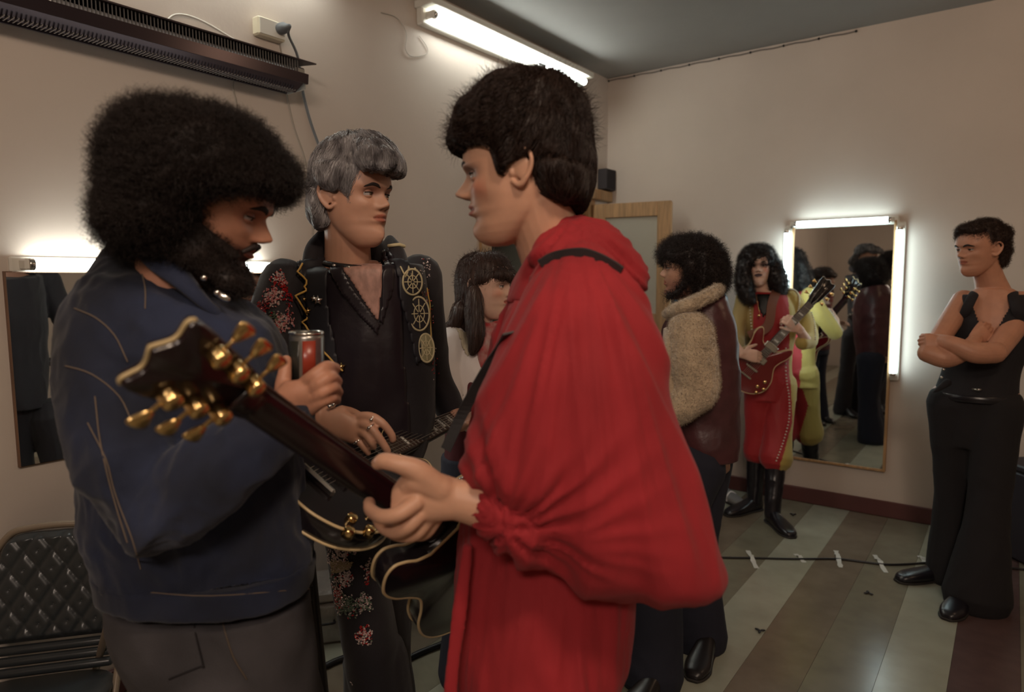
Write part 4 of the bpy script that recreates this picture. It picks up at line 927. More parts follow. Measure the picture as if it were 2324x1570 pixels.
# ============================================================ the silver haired man in the embroidered suit
M_skinC = skin('skin_mid', (.55, .30, .205))
base = at(830, 1560, 1.66); base[2] = 0
GM = thing('person', base, 'silver haired man in black embroidered suit with yellow lightning piping, between the two nearest men', 'person')
HC_ = Head(at(803, 452, 1.63), V(.86, -.50, -.02), UP, .985, .94)
nbC = at(790, 640, 1.68)
hdC = make_head(HC_, nbC, .0026, .85, (.056, .062, 0), lip=(.68, .40, .38), shadow=(.62, .55, .55))
wC = at(722, 948, 1.410)
foreC = limb([at(640, 905, 1.390), at(690, 930, 1.400), wC], [.033, .028, (.021, .028)], 18, 4, hint=nrm(V(-.4, 0, .9)))
palmC = [eloft([(wC, nrm(V(-.35, 0, .9)) * .029, V(.1, .9, .2) * .020), (at(755, 958, 1.405), nrm(V(-.3, 0, .9)) * .036, V(.1, .9, .2) * .019), (at(795, 970, 1.400), nrm(V(-.35, 0, .9)) * .041, V(.1, .9, .2) * .017), (at(822, 978, 1.400), nrm(V(-.4, 0, .9)) * .036, V(.1, .9, .2) * .014)], 22, 5, 2.3),
         finger([at(815, 945, 1.405), at(842, 945, 1.395), at(868, 960, 1.390), at(888, 985, 1.395), at(892, 998, 1.400)], .0105, .0075, 12),
         finger([at(815, 962, 1.400), at(838, 968, 1.385), at(858, 990, 1.380), at(874, 1014, 1.385), at(880, 1024, 1.390)], .0105, .0078, 12),
         finger([at(810, 980, 1.400), at(828, 985, 1.385), at(842, 1002, 1.380), at(848, 1014, 1.390)], .0100, .0078, 12),
         finger([at(800, 995, 1.400), at(815, 1003, 1.390), at(828, 1018, 1.390), at(836, 1028, 1.395)], .0090, .0068, 12),
         limb([at(775, 935, 1.410), at(800, 938, 1.440), at(830, 955, 1.450), at(850, 975, 1.440)], [.015, .012, .0105, .0085], 12, 4)]
HandC = union([foreC] + palmC, .0030, 3, .45)
latC = nrm(V(.72, .69)); fwC = nrm(V(.69, -.72))
def tors(c, hw, hd, lat, fw): return (c, lat * hw, fw * hd)
coreC = eloft([tors(at(820, 1150, 1.70), .09, .06, latC, fwC), tors(at(820, 1020, 1.70), .09, .06, latC, fwC), tors(at(805, 760, 1.70), .11, .07, latC, fwC), tors(at(795, 640, 1.69), .10, .06, latC, fwC), tors(at(795, 590, 1.68), .07, .06, latC, fwC)], 28, 4)
chest = union([coreC, eloft([tors(at(812, 620, 1.66), .055, .03, RH, FH), tors(at(822, 700, 1.66), .05, .03, RH, FH), tors(at(845, 770, 1.66), .03, .025, RH, FH)], 20, 4)], .005, 4)
hipC = at(825, 1190, 1.70)
legsC = [leg_geo(at(815, 1220, 1.66), at(840, 1420, 1.65), feet(hipC, V(.05, -.04)) + UP * .09, (.055, .05, .04)), leg_geo(hipC + V(.03, .10), feet(hipC, V(.02, .14)) + UP * .47, feet(hipC, V(.02, .18)) + UP * .09, (.07, .055, .04))]
HandC2 = union([limb([at(1000, 905, 1.92), at(1045, 960, 1.86)], [.032, .027], 14, 3)] + hand(at(1045, 962, 1.86), V(.5, -.3, .3), V(.3, .2, -.9), 1, (40, 60, 40), .95), .004, 3)
body(GM, [hdC, (HandC, None), (chest, np.tile([.88, .80, .78], (len(chest[0]), 1))), (HandC2, None)] + [(l, None) for l in legsC], M_skinC)
HC_.eyes(GM, EYE, (1, .25, 0)); HC_.brows(GM, M_brow, .0040, -.002)
for p_, a_ in ((at(840, 968, 1.386), V(.6, 0, -.8)), (at(845, 950, 1.394), V(.8, 0, -.5)), (at(811, 1000, 1.394), V(.5, 0, -.8))):
    a_ = nrm(a_); u_ = nrm(np.cross(a_, FH)); v_ = np.cross(a_, u_); th = np.linspace(0, 2 * math.pi, 17)
    mk('finger_ring', join([limb([p_ + .0108 * (u_ * math.cos(t_) + v_ * math.sin(t_)) for t_ in th], .0017, 6, 1), sph(p_ - FH * .0115, .0040)]), M_silver, GM)
mk('bracelet', join([sph(at(752 + 3 * math.cos(t_) * 3, 914 + 4 * t_, 1.39), .0048) for t_ in (0, 1, 2)]), M_silver, GM)
# trousers
M_suit = mat('black_suit', (.013, .010, .014), .75, bump=.3, bscale=350, sheen=.1)
trC = [rows([((722, 1120), (905, 1120), 1.66, .10), ((735, 1200), (892, 1200), 1.65, .09), ((748, 1260), (886, 1260), 1.645, .085), ((762, 1360), (889, 1360), 1.64, .08), ((778, 1460), (902, 1460), 1.64, .08), ((800, 1570), (914, 1570), 1.64, .08), ((812, 1660), (930, 1660), 1.64, .085)], 36, 5),
       limb([hipC + V(.03, .10), feet(hipC, V(.02, .14)) + UP * .47, feet(hipC, V(.02, .18)) + UP * .04], [.10, .075, .09], 18, 6),
       limb([feet(hipC, V(.03, -.04)) + UP * .5, feet(hipC, V(.05, -.04)) + UP * .03], [.082, .115], 18, 6)]
trC = folds(union(trC, .006, 3), .004, ax_v, (10, 10, 7), 71); trO = mk('trousers', trC, M_suit, GM)
shoe(GM, feet(hipC, V(.02, -.06)), fwC); shoe(GM, feet(hipC, V(.02, .16)), V(.9, .2))
# jacket
jkC = rows([((700, 618), (905, 600), 1.70, .085), ((655, 626), (945, 600), 1.69, .11), ((640, 640), (962, 610), 1.68, .12), ((655, 720), (975, 700), 1.68, .12), ((672, 820), (985, 800), 1.68, .12), ((690, 920), (990, 900), 1.68, .11), ((705, 1010), (975, 1000), 1.68, .11), ((712, 1100), (930, 1100), 1.68, .11), ((716, 1150), (915, 1150), 1.68, .11)], 48, 5, 2.2)
aR = limb([at(650, 640, 1.60), at(622, 740, 1.56), at(612, 860, 1.50), at(640, 912, 1.42), at(690, 935, 1.405)], [.060, .060, .056, .050, .042], 22, 5)
aL = limb([at(950, 625, 1.78), at(965, 740, 1.82), at(985, 850, 1.88), at(1020, 925, 1.9)], [.062, .055, .050, .042], 22, 5)
jkC = union([jkC, aR, aL, limb([at(742, 538, 1.71), at(716, 578, 1.66), at(700, 630, 1.61)], [(.016, .03), (.024, .036), (.02, .03)], 16, 5), limb([at(745, 548, 1.74), at(800, 572, 1.77), at(880, 572, 1.76)], [.03, .032, .03], 14, 4), limb([at(884, 556, 1.74), at(900, 585, 1.68), at(905, 630, 1.61)], [(.016, .03), (.024, .034), (.018, .03)], 16, 5)], .005, 3)
# open the jacket front: push the cloth back where the shirt shows
jkC = folds(jkC, .0045, ax_v, (12, 12, 6), 72)
jC = mk('jacket', jkC, M_suit, GM, label='black suit jacket with embroidered sleeves')
bJC = bvh(jkC)
def patch(bv, poly, lift, m, par, name, step=7, thick=.0015, lab=None, bulge=None):
    """cloth lying on the garment inside a polygon of view points"""
    poly = np.array(poly, float); x0, y0 = poly.min(0); x1, y1 = poly.max(0)
    def inside(x, y):
        c = False; j = len(poly) - 1
        for i in range(len(poly)):
            xi, yi = poly[i]; xj, yj = poly[j]
            if (yi > y) != (yj > y) and x < (xj - xi) * (y - yi) / (yj - yi) + xi: c = not c
            j = i
        return c
    xs = np.arange(x0 - step, x1 + step, step); ys = np.arange(y0 - step, y1 + step, step); idx = {}; Vv = []; F = []
    def snap(x, y):
        # pull grid points just outside onto the outline
        if inside(x, y): return x, y
        best = None
        for i in range(len(poly)):
            a = poly[i - 1]; b = poly[i]; ab = b - a; t_ = np.clip(((x - a[0]) * ab[0] + (y - a[1]) * ab[1]) / (ab @ ab), 0, 1); q = a + ab * t_; d_ = math.hypot(q[0] - x, q[1] - y)
            if best is None or d_ < best[0]: best = (d_, q)
        return tuple(best[1])
    for i, x in enumerate(xs[:-1]):
        for j, y in enumerate(ys[:-1]):
            if inside(x + step / 2, y + step / 2):
                q = []
                for a, b in ((0, 0), (1, 0), (1, 1), (0, 1)):
                    k_ = (i + a, j + b)
                    if k_ not in idx:
                        X, Y = snap(xs[i + a], ys[j + b]); h = hit(bv, X, Y, lift)
                        if h is None: idx[k_] = None
                        else:
                            idx[k_] = len(Vv); Vv.append(h)
                    q.append(idx[k_])
                if None not in q: F.append(q[::-1])
    if not F: return None
    Vv = np.array(Vv)
    from collections import Counter
    dirv = nrm(CAM - Vv.mean(0)); n0 = len(Vv); V2 = np.vstack([Vv, Vv - dirv * thick]); E_ = Counter()
    for f in F:
        for a, b in zip(f, f[1:] + f[:1]): E_[(a, b)] += 1
    F2 = [list(f) for f in F] + [[a + n0 for a in f[::-1]] for f in F] + [[a, a + n0, b + n0, b] for (a, b) in E_ if (b, a) not in E_]
    return mk(name, (V2, F2), m, par, label=lab)
M_satin = mat('black_satin', (.017, .012, .016), .33, bump=.12, bscale=14, bdist=.02); M_lapel = mat('lapel_cloth', (.014, .014, .020), .55)
M_chest = mat('chest_skin', (.42, .235, .19), .55, var=.25, vscale=70, stretch=(1, 1, .5))
sh = patch(bJC, [(748, 598), (800, 612), (858, 596), (884, 560), (905, 600), (912, 700), (915, 800), (925, 900), (935, 1010), (760, 1010), (770, 920), (755, 800), (742, 700), (738, 640)], .004, M_satin, GM, 'shirt', 8, .003, 'black satin shirt open at the neck')
bSh = None
patch(bJC, [(766, 598), (800, 600), (842, 598), (866, 590), (866, 650), (862, 690), (858, 730), (842, 708), (822, 676), (800, 640)], .0075, M_chest, GM, 'open_neckline', 5, .002, 'bare hairy chest in the shirt opening')
patch(bJC, [(750, 530), (768, 560), (775, 600), (800, 650), (840, 705), (862, 735), (856, 760), (820, 720), (780, 670), (752, 620), (742, 580)], .011, M_satin, GM, 'shirt_collar', 5, .003)
patch(bJC, [(880, 560), (892, 600), (888, 660), (868, 735), (860, 730), (866, 660), (868, 600)], .011, M_satin, GM, 'shirt_collar', 5, .003)
patch(bJC, [(712, 590), (742, 580), (752, 600), (744, 660), (756, 740), (772, 830), (782, 880), (745, 820), (712, 770), (700, 730), (668, 672), (696, 655), (672, 622), (670, 600)], .010, M_lapel, GM, 'lapel', 6, .003)
patch(bJC, [(890, 592), (905, 592), (925, 600), (938, 640), (955, 720), (968, 800), (940, 830), (925, 760), (905, 680), (898, 620)], .010, M_lapel, GM, 'lapel', 6, .003)
M_yel = mat('yellow_piping', (.62, .38, .09), .5)
bJL = bJC
def poly_tube(bv, pts, r, m, par, name, lift=.012, lab=None):
    P = []
    for a, b in zip(pts[:-1], pts[1:]):
        n_ = max(2, int(math.hypot(b[0] - a[0], b[1] - a[1]) / 8))
        for k in range(n_): P.append(hit(bv, a[0] + (b[0] - a[0]) * k / n_, a[1] + (b[1] - a[1]) * k / n_, lift))
    P.append(hit(bv, *pts[-1], lift)); P = [p for p in P if p is not None]
    if len(P) > 1: mk(name, limb(P, r, 6, 1), m, par, label=lab)
poly_tube(bJC, [(678, 608), (668, 622), (699, 650), (663, 672), (680, 705), (705, 745), (735, 790), (762, 822), (782, 838)], .0024, M_yel, GM, 'lightning_piping', .015, 'yellow zigzag piping down the lapel')
def badge(px, py, r, kind='disc', par=GM, bv=bJC, lift=.014, m=None, m2=None):
    p, n_ = hitn(bv, px, py); 
    if p is None: return
    n_ = nrm(n_ * .5 + nrm(CAM - p) * .5); p = p + n_ * lift; u_ = nrm(np.cross(UP, n_)); v_ = np.cross(n_, u_)
    if kind == 'disc':
        b_ = mk('badge', eloft([(p - n_ * .002, u_ * r[0], v_ * r[1]), (p, u_ * r[0], v_ * r[1]), (p + n_ * .001, u_ * r[0] * .93, v_ * r[1] * .95)], 26, 1), m2 or M_suit, par)
        th = np.linspace(0, 2 * math.pi, 29); mk('badge_rim', limb([p + u_ * r[0] * math.cos(a) + v_ * r[1] * math.sin(a) for a in th], .0026, 6, 1), m or M_creamthread, b_)
        q = [limb([p + n_ * .0015 + (u_ * math.cos(a) * r[0] + v_ * math.sin(a) * r[1]) * k for k in (.15, .5, .85)], .0014, 5, 1) for a in np.linspace(0, 6.28, 9)[:-1]]
        q.append(limb([p + n_ * .0015 + (u_ * r[0] * math.cos(a) + v_ * r[1] * math.sin(a)) * .5 for a in th], .0013, 5, 1)); mk('badge_stitching', join(q), m or M_creamthread, b_)
    else:
        pts = []
        for k in range(10): a = k * math.pi / 5 + .3; rr_ = r if k % 2 == 0 else r * .45; pts.append(u_ * math.cos(a) * rr_ + v_ * math.sin(a) * rr_)
        mk('star_pin', rings_mesh([[p + q for q in pts], [p + n_ * .003 + q * .8 for q in pts], [p + n_ * .006 + q * .1 for q in pts]]), m or M_silver, par)
M_creamthread = mat('cream_embroidery', (.58, .50, .30), .6)
badge(931, 640, (.024, .030)); badge(946, 712, (.026, .040)); badge(962, 790, (.020, .034), m2=mat('olive_badge', (.30, .27, .15), .6))
poly_tube(bJC, [(908, 612), (914, 628), (921, 610), (927, 628), (934, 612), (940, 626)], .002, M_creamthread, GM, 'embroidered_letters', .014)
poly_tube(bJC, [(958, 655), (964, 690), (966, 730), (968, 775)], .0015, M_yel, GM, 'gold_chain', .014)
badge(725, 680, .014, 'star'); badge(716, 676, .010, 'star'); badge(702, 704, .009, 'star', m=M_gold); badge(692, 678, .008, 'star', m=M_gold); badge(777, 830, .011, 'star', m=M_gold)
poly_tube(bJC, [(885, 560), (905, 558), (932, 566)], .0045, M_creamthread, GM, 'shoulder_braid', .004)
# choker
mk('choker', limb([HC_.w(-.016 + .074 * math.cos(a) * 1.02, .074 * math.sin(a), -.042 - .010 * math.cos(a)) for a in np.linspace(-1.75, 1.75, 15)], .0075, 8, 3), M_black, GM, label='black leather choker')
for a in np.linspace(-1.3, 1.3, 7): mk('choker_stud', sph(HC_.w(-.016 + .0825 * math.cos(a), .0825 * math.sin(a), -.042 - .010 * math.cos(a)), .0042), M_silver, GM)
# sequins on sleeves and trouser leg
def sequins(bv, poly, n, cols, par, name, seed, r=.0028, lift=.002, clump=None, label=None):
    r_ = np.random.default_rng(seed); poly = np.array(poly, float); geo = {}
    from math import hypot
    def inside(x, y):
        c = False; j = len(poly) - 1
        for i in range(len(poly)):
            xi, yi = poly[i]; xj, yj = poly[j]
            if (yi > y) != (yj > y) and x < (xj - xi) * (y - yi) / (yj - yi) + xi: c = not c
            j = i
        return c
    cen = None
    if clump: cen = [(r_.uniform(*poly[:, 0][[poly[:, 0].argmin(), poly[:, 0].argmax()]]), r_.uniform(poly[:, 1].min(), poly[:, 1].max()), r_.integers(len(cols)), r_.uniform(0, 6.28)) for _ in range(clump)]
    for _ in range(n):
        if cen:
            c = cen[r_.integers(len(cen))]; a = r_.uniform(0, 6.28); R_ = 22 * (.45 + .55 * abs(math.cos(2.5 * a + c[3]))) * math.sqrt(r_.random()); x, y, ci = c[0] + R_ * math.cos(a), c[1] + R_ * math.sin(a) * 1.2, c[2]
            if r_.random() < .2: ci = r_.integers(len(cols))
        else: x, y, ci = r_.uniform(poly[:, 0].min(), poly[:, 0].max()), r_.uniform(poly[:, 1].min(), poly[:, 1].max()), r_.choice(len(cols))
        if not inside(x, y): continue
        p, n_ = hitn(bv, x, y)
        if p is None: continue
        u_ = nrm(np.cross(n_, r_.normal(size=3))); v_ = np.cross(n_, u_); q = p + n_ * lift; k = r * r_.uniform(.6, 1.2); a = .6
        geo.setdefault(int(ci), []).append((np.array([q + u_ * k, q + v_ * k * a, q - u_ * k, q - v_ * k * a, q + n_ * k * .5]), [[0, 1, 4], [1, 2, 4], [2, 3, 4], [3, 0, 4]]))
    for ci, L_ in geo.items(): o = mk(name, join(L_), cols[ci], par, False, label=label); o['kind'] = 'stuff'
M_sqr = mat('red_sequin', (.42, .018, .02), .3, metal=.3); M_sqw = mat('pale_sequin', (.62, .50, .48), .3, metal=.3); M_sqg = mat('green_thread', (.10, .14, .09), .5); M_sqb = mat('blue_thread', (.06, .09, .18), .5); M_sqp = mat('pink_thread', (.50, .20, .20), .5)
sequins(bJC, [(595, 640), (640, 610), (668, 690), (665, 790), (640, 860), (590, 880), (570, 780)], 1600, [M_sqr, M_sqr, M_sqw, M_sqr, M_sqg, M_sqp, M_sqb], jC, 'sleeve_embroidery', 5, .0034, .003, 22)
sequins(bJC, [(935, 570), (975, 590), (985, 760), (1000, 880), (985, 900), (960, 700)], 420, [M_sqr, M_sqw, M_sqg], jC, 'sleeve_embroidery', 6, .0030, .003, 14)
bTC = bvh(trC)
sequins(bTC, [(735, 1200), (845, 1230), (835, 1330), (860, 1430), (885, 1570), (800, 1570), (780, 1460), (762, 1360), (745, 1280)], 2600, [M_sqw, M_sqr, M_sqw, M_sqg, M_sqw], trO, 'leg_embroidery', 8, .0036, .003, 30)
sequins(bTC, [(750, 1268), (800, 1275), (795, 1290), (755, 1300)], 260, [mat('straw_thread', (.40, .32, .19), .6)], trO, 'leg_embroidery', 9, .0045, .003)
# hair: silver, layered, swept back over the ear
M_hairC = mat('silver_hair', (.42, .40, .41), .36, var=.55, vscale=34, stretch=(1, 1, .4), spec=.6, col2=(.055, .046, .050)); 
hC = rows([((775, 306), (860, 306), 1.66, .05), ((738, 330), (892, 330), 1.66, .085), ((712, 368), (908, 362), 1.66, .10), ((706, 402), (914, 380), 1.655, .102), ((704, 440), (870, 388), 1.665, .10), ((706, 470), (800, 420), 1.68, .10), ((712, 500), (766, 470), 1.70, .09), ((728, 522), (756, 508), 1.71, .065)], 44, 6, 2.1)
sdC = rows([((716, 370), (845, 375), 1.585, .04), ((718, 400), (830, 402), 1.575, .034), ((735, 424), (818, 426), 1.572, .024), ((786, 440), (806, 444), 1.568, .012), ((790, 462), (800, 464), 1.568, .008)], 30, 5)
bgC = rows([((704, 430), (744, 432), 1.62, .05), ((710, 480), (745, 470), 1.62, .05), ((722, 520), (762, 508), 1.63, .045)], 24, 5)
frC = rows([((800, 325), (878, 325), 1.605, .05), ((806, 350), (905, 350), 1.595, .072), ((812, 375), (915, 372), 1.59, .080), ((832, 392), (914, 394), 1.585, .078)], 36, 5)
hC = union([hC, sdC, bgC, frC], .0042, 4); hC = folds(hC, .0045, ax_v, (34, 34, 20), 75)
hpC = mk('hair', hC, M_hairC, GM, label='layered silver grey hair')
crC = at(800, 325, 1.68)
def flowC(P):
    r_ = P - crC; v = np.outer(r_ @ RH, RH) + np.outer(r_ @ FH, FH) + np.outer(r_[:, 2], UP); v /= np.linalg.norm(v, axis=1)[:, None] + 1e-9
    return v * .8 + V(-.25, 0, -.9) * np.clip(-(r_[:, 2]) / .05, 0, 1)[:, None]
mk('hair_strands', flow(hC, 8000, flowC, .07, .0009, 13, 7, (0, .006), .3), M_hairC, hpC)['kind'] = 'stuff'

# ------------------------------------------------------------ his guitar points away from the camera
jn2_ = at(885, 1030, 1.54); nt2 = at(1038, 955, 1.90)
ng = nrm(np.cross(nt2 - jn2_, V(-.35, .1, 1))); ng = ng if ng @ FH < 0 else -ng
tg2, P2, Q2 = guitar('black guitar of the silver haired man, its neck running away behind the red sleeve', jn2_, nt2 - jn2_, nrm(ng + UP * .85 - RH * .1), [(a * .93 + .03, b * .80) for a, b in ES], M_blackgloss, M_darkneck, .96, .42, .05, True, 19, M_pearl, 1.4, pk=mat('worn_pickup', (.08, .075, .07), .45, metal=.6), neck_len=np.linalg.norm(nt2 - jn2_) / .96, crown=False)
# ============================================================ the girl in the white blouse
M_skinD = skin('skin_pale', (.70, .45, .35))
base = at(1075, 1500, 2.42); base[2] = 0
W = thing('person', base, 'smiling woman with long brown hair, white blouse and dark red waistcoat, in the background', 'person')
HD = Head(at(1102, 652, 2.42), V(.93, -.34, -.04), UP, .98, .97)
hd4 = make_head(HD, at(1088, 775, 2.44), .0034, .9, (.048, .052, 0), lip=(.70, .30, .30), cheek=(1.0, .72, .66), shadow=(.6, .55, .58))
lat = nrm(V(.35, .94)); fw = nrm(V(.94, -.35))
core = eloft([tors(at(1080, 1040, 2.46), .10, .07, lat, fw), tors(at(1080, 960, 2.46), .10, .07, lat, fw), tors(at(1082, 850, 2.45), .11, .08, lat, fw), tors(at(1084, 790, 2.45), .08, .06, lat, fw)], 24, 4)
hp_ = at(1080, 1060, 2.46)
lg = [leg_geo(hp_ + lat * s_ * .08, feet(hp_, lat * s_ * .08) + UP * .46 + fw * .02, feet(hp_, lat * s_ * .09 - fw * .02) + UP * .08, (.06, .045, .036)) for s_ in (-1, 1)]
hnd = union([limb([at(1010, 905, 2.30), at(1060, 950, 2.2)], [.03, .024], 12, 3)] + hand(at(1062, 952, 2.2), V(.8, -.3, .1), V(0, -.4, .9), -1, (20, 30, 20), .9), .004, 3)
body(W, [hd4, (core, None), (hnd, None)] + [(l, None) for l in lg], M_skinD)
HD.eyes(W, EYE, (1, 0, 0)); HD.brows(W, M_brow, .0026)
M_blouse = mat('white_blouse', (.74, .69, .69), .8, bump=.2, bscale=300, sheen=.2); M_vest = mat('maroon_cloth', (.085, .012, .018), .85)
bl = union([limb([at(1030, 770, 2.38), at(1012, 830, 2.34), at(1012, 890, 2.31), at(1030, 925, 2.27)], [.055, .058, .060, .035], 20, 5), limb([at(1090, 790, 2.58), at(1100, 880, 2.6), at(1110, 940, 2.5)], [.055, .055, .045], 16, 4),
            eloft([tors(at(1080, 960, 2.46), .135, .10, lat, fw), tors(at(1080, 850, 2.45), .150, .115, lat, fw), tors(at(1080, 785, 2.45), .12, .09, lat, fw), tors(at(1086, 745, 2.44), .055, .055, lat, fw)], 24, 4)], .006, 3)
bl = folds(bl, .006, ax_v, (16, 16, 5), 81); mk('blouse', bl, M_blouse, W, label='white blouse with puffed sleeve')
vs = union([eloft([tors(at(1082, 1075, 2.46), .165, .12, lat, fw), tors(at(1082, 960, 2.46), .145, .108, lat, fw), tors(at(1084, 860, 2.45), .145, .125, lat, fw), tors(at(1086, 800, 2.45), .115, .10, lat, fw)], 28, 5)], .006, 3)
mk('waistcoat', folds(vs, .003, ax_v, (10, 10, 6), 82), M_vest, W); bl_b = bvh(bl); vsb = bvh(vs)
patch(bl_b, [(1035, 745), (1062, 758), (1072, 800), (1062, 810), (1048, 790)], .004, mat('cream_collar', (.50, .44, .33), .7), W, 'blouse_collar', 5)
M_kerch = mat('red_kerchief', (.40, .03, .035), .7, col2=(.45, .30, .28), vscale=30)
k_ = union([limb([at(1064, 722, 2.40), at(1090, 742, 2.37), at(1118, 745, 2.36), at(1135, 735, 2.40)], [.016, .022, .024, .018], 14, 5), limb([at(1112, 750, 2.35), at(1100, 790, 2.335), at(1094, 830, 2.33)], [.020, .024, .012], 14, 5)], .004, 2)
mk('neckerchief', folds(k_, .004, ax_v, (40, 40, 30), 84), M_kerch, W)
M_hairD = mat('brown_hair', (.050, .026, .020), .45, var=.25, vscale=30)
hD = rows([((1076, 574), (1130, 574), 2.44, .05), ((1048, 592), (1150, 590), 2.44, .085), ((1038, 620), (1162, 618), 2.44, .10), ((1036, 640), (1160, 636), 2.44, .10), ((1036, 662), (1120, 640), 2.45, .10), ((1038, 700), (1094, 690), 2.46, .095), ((1034, 740), (1096, 740), 2.46, .085), ((1040, 775), (1090, 785), 2.44, .06)], 36, 6)
lk = [limb([at(1076, 660, 2.33), at(1078, 720, 2.32), at(1080, 770, 2.31), at(1072, 800, 2.31)], [.022, .028, .024, .008], 14, 5), limb([at(1048, 700, 2.38), at(1030, 735, 2.38), at(995, 748, 2.38)], [.03, .02, .006], 12, 5), limb([HD.w(.07, .05, .165), HD.w(.092, .0, .160), HD.w(.07, -.055, .165)], [.02, .02, .02], 12, 4)]
hD = union([hD] + lk, .0050, 3); hD = folds(hD, .004, ax_v, (40, 40, 12), 85); o = mk('hair', hD, M_hairD, W, label='long straight brown hair with a fringe')
cr4 = at(1100, 580, 2.45)
def flowD(P):
    r_ = P - cr4; v = np.outer(r_ @ RH, RH) + np.outer(r_ @ FH, FH); v /= np.linalg.norm(v, axis=1)[:, None] + 1e-9; k = np.clip(-r_[:, 2] / .06, 0, 1)[:, None]; return v * (1 - k * .9) + V(-.1, 0, -1) * (.3 + k)
mk('hair_strands', curls(hD, 2500, .030, .0008, .003, .5, 24, 6, lambda P: P[:, 2] > at(1100, 650, 2.44)[2], .6), M_hairD, o)['kind'] = 'stuff'
mk('hair_strands', flow(hD, 3000, flowD, .11, .0011, 23, 6, (0, .008), .2), M_hairD, o)['kind'] = 'stuff'
M_jeansD = mat('dark_blue_jeans', (.022, .024, .040), .9, bump=.3, bscale=300)
mk('trousers', union([eloft([tors(hp_ + UP * .06, .165, .12, lat, fw), tors(hp_ - UP * .08, .165, .12, lat, fw)], 20, 3)] + [limb([hp_ + lat * s_ * .08, feet(hp_, lat * s_ * .08) + UP * .46, feet(hp_, lat * s_ * .10) + UP * .03], [.098, .07, .11], 18, 5) for s_ in (-1, 1)], .009), M_jeansD, W)
for s_ in (-1, 1): shoe(W, feet(hp_, lat * s_ * .09 - fw * .06), fw, .24)

# ============================================================ the man in the sheepskin coat
base = at(1560, 1480, 2.58); base[2] = 0
S = thing('person', base, 'dark haired man in sheepskin and maroon leather coat, in profile facing the open door', 'person')
HS = Head(at(1563, 612, 2.62), V(-.93, .30, .0), UP + V(.05, 0, 0), 1.0)
hd5 = make_head(HS, at(1585, 745, 2.62), .0034, .6, (.056, .062, 0), lip=(.72, .42, .40), stubble=(.6, .5, .5))
lat = nrm(V(-.45, -.89)); fw = nrm(V(-.89, .45))
core = eloft([tors(at(1590, 1060, 2.6), .16, .11, lat, fw), tors(at(1590, 900, 2.6), .14, .10, lat, fw), tors(at(1585, 790, 2.6), .16, .11, lat, fw), tors(at(1585, 740, 2.61), .09, .07, lat, fw)], 24, 4)
hp_ = at(1590, 1040, 2.6)
fa, fb = on_plane(1585, 1462, 2, 0), on_plane(1478, 1552, 2, 0)
lg = [leg_geo(hp_ - lat * .08, (hp_ - lat * .08) * .5 + fa * .5 + fw * .03, fa + UP * .09), leg_geo(hp_ + lat * .08, (hp_ + lat * .08) * .5 + fb * .5 + fw * .05, fb + UP * .09)]
hn_ = union(hand(at(1508, 950, 2.42), V(-.9, .3, .1), V(.2, -.9, .2), 1, (25, 35, 25), .95), .004, 3)
body(S, [hd5, (core, None), (hn_, None)] + [(l, None) for l in lg], M_skinC)
HS.eyes(S, EYE, (1, 0, 0)); HS.brows(S, M_brow, .004)
M_fur = mat('cream_sheepskin', (.56, .43, .29), .95, sheen=.6, var=.14, vscale=22, bump=.9, bscale=90, bdist=.01); M_leather = mat('maroon_leather', (.075, .022, .026), .36, var=.3, vscale=8, bump=.35, bscale=14, bdist=.012)
co = rows([((1520, 712), (1640, 668), 2.62, .12), ((1504, 760), (1662, 730), 2.62, .15), ((1502, 850), (1672, 830), 2.62, .16), ((1510, 940), (1672, 930), 2.61, .16), ((1522, 990), (1670, 990), 2.6, .165), ((1530, 1034), (1668, 1030), 2.6, .165)], 44, 5, 2.4)
co = folds(union([co], .007, 3), .005, ax_v, (8, 8, 9), 91); mk('leather_coat', co, M_leather, S, label='shiny maroon leather back and skirt of the coat')
sv = union([limb([at(1566, 752, 2.44), at(1572, 820, 2.42), at(1578, 880, 2.41), at(1562, 905, 2.405)], [.084, .088, .084, .074], 26, 5, hint=RH), limb([at(1566, 905, 2.405), at(1530, 930, 2.39), at(1494, 925, 2.40)], [.066, .058, .054], 20, 5)], .006, 4)
sv = folds(sv, .006, ax_v, (9, 9, 7), 92); sv = folds(sv, .0025, ax_v, (50, 50, 50), 93, False)
so = mk('fur_sleeve', sv, M_fur, S, label='thick cream sheepskin sleeve')
mk('fleece', curls(sv, 9000, .012, .0006, .002, 1.0, 94, 5, None, .5), M_fur, so)['kind'] = 'stuff'
ff = union([rows([((1506, 745), (1548, 740), 2.47, .06), ((1496, 840), (1540, 840), 2.45, .06), ((1502, 930), (1545, 930), 2.45, .06)], 24, 5)], .006, 3)
mk('fur_front', folds(ff, .004, ax_v, (14, 14, 8), 95), M_fur, S, label='cream sheepskin front')
cl_ = union([limb([at(1518, 712, 2.52), at(1548, 698, 2.44), at(1590, 680, 2.43), at(1622, 662, 2.50), at(1632, 652, 2.62)], [(.026, .024), (.030, .026), (.032, .026), (.030, .024), (.026, .022)], 18, 6)], .005, 3)
cl_ = folds(cl_, .004, ax_v, (45, 45, 45), 96, False); o = mk('fur_collar', cl_, M_fur, S, label='cream fleece collar'); mk('fleece', curls(cl_, 3000, .010, .0006, .002, 1.0, 97, 5, None, .5), M_fur, o)['kind'] = 'stuff'
M_hairS = mat('near_black_hair', (.024, .015, .014), .5)
hS = rows([((1530, 540), (1600, 540), 2.64, .05), ((1508, 556), (1626, 556), 2.64, .09), ((1496, 575), (1640, 580), 2.64, .11), ((1506, 594), (1648, 610), 2.64, .115), ((1530, 612), (1648, 636), 2.64, .115), ((1545, 650), (1640, 655), 2.64, .105), ((1545, 685), (1618, 676), 2.63, .09)], 36, 6)
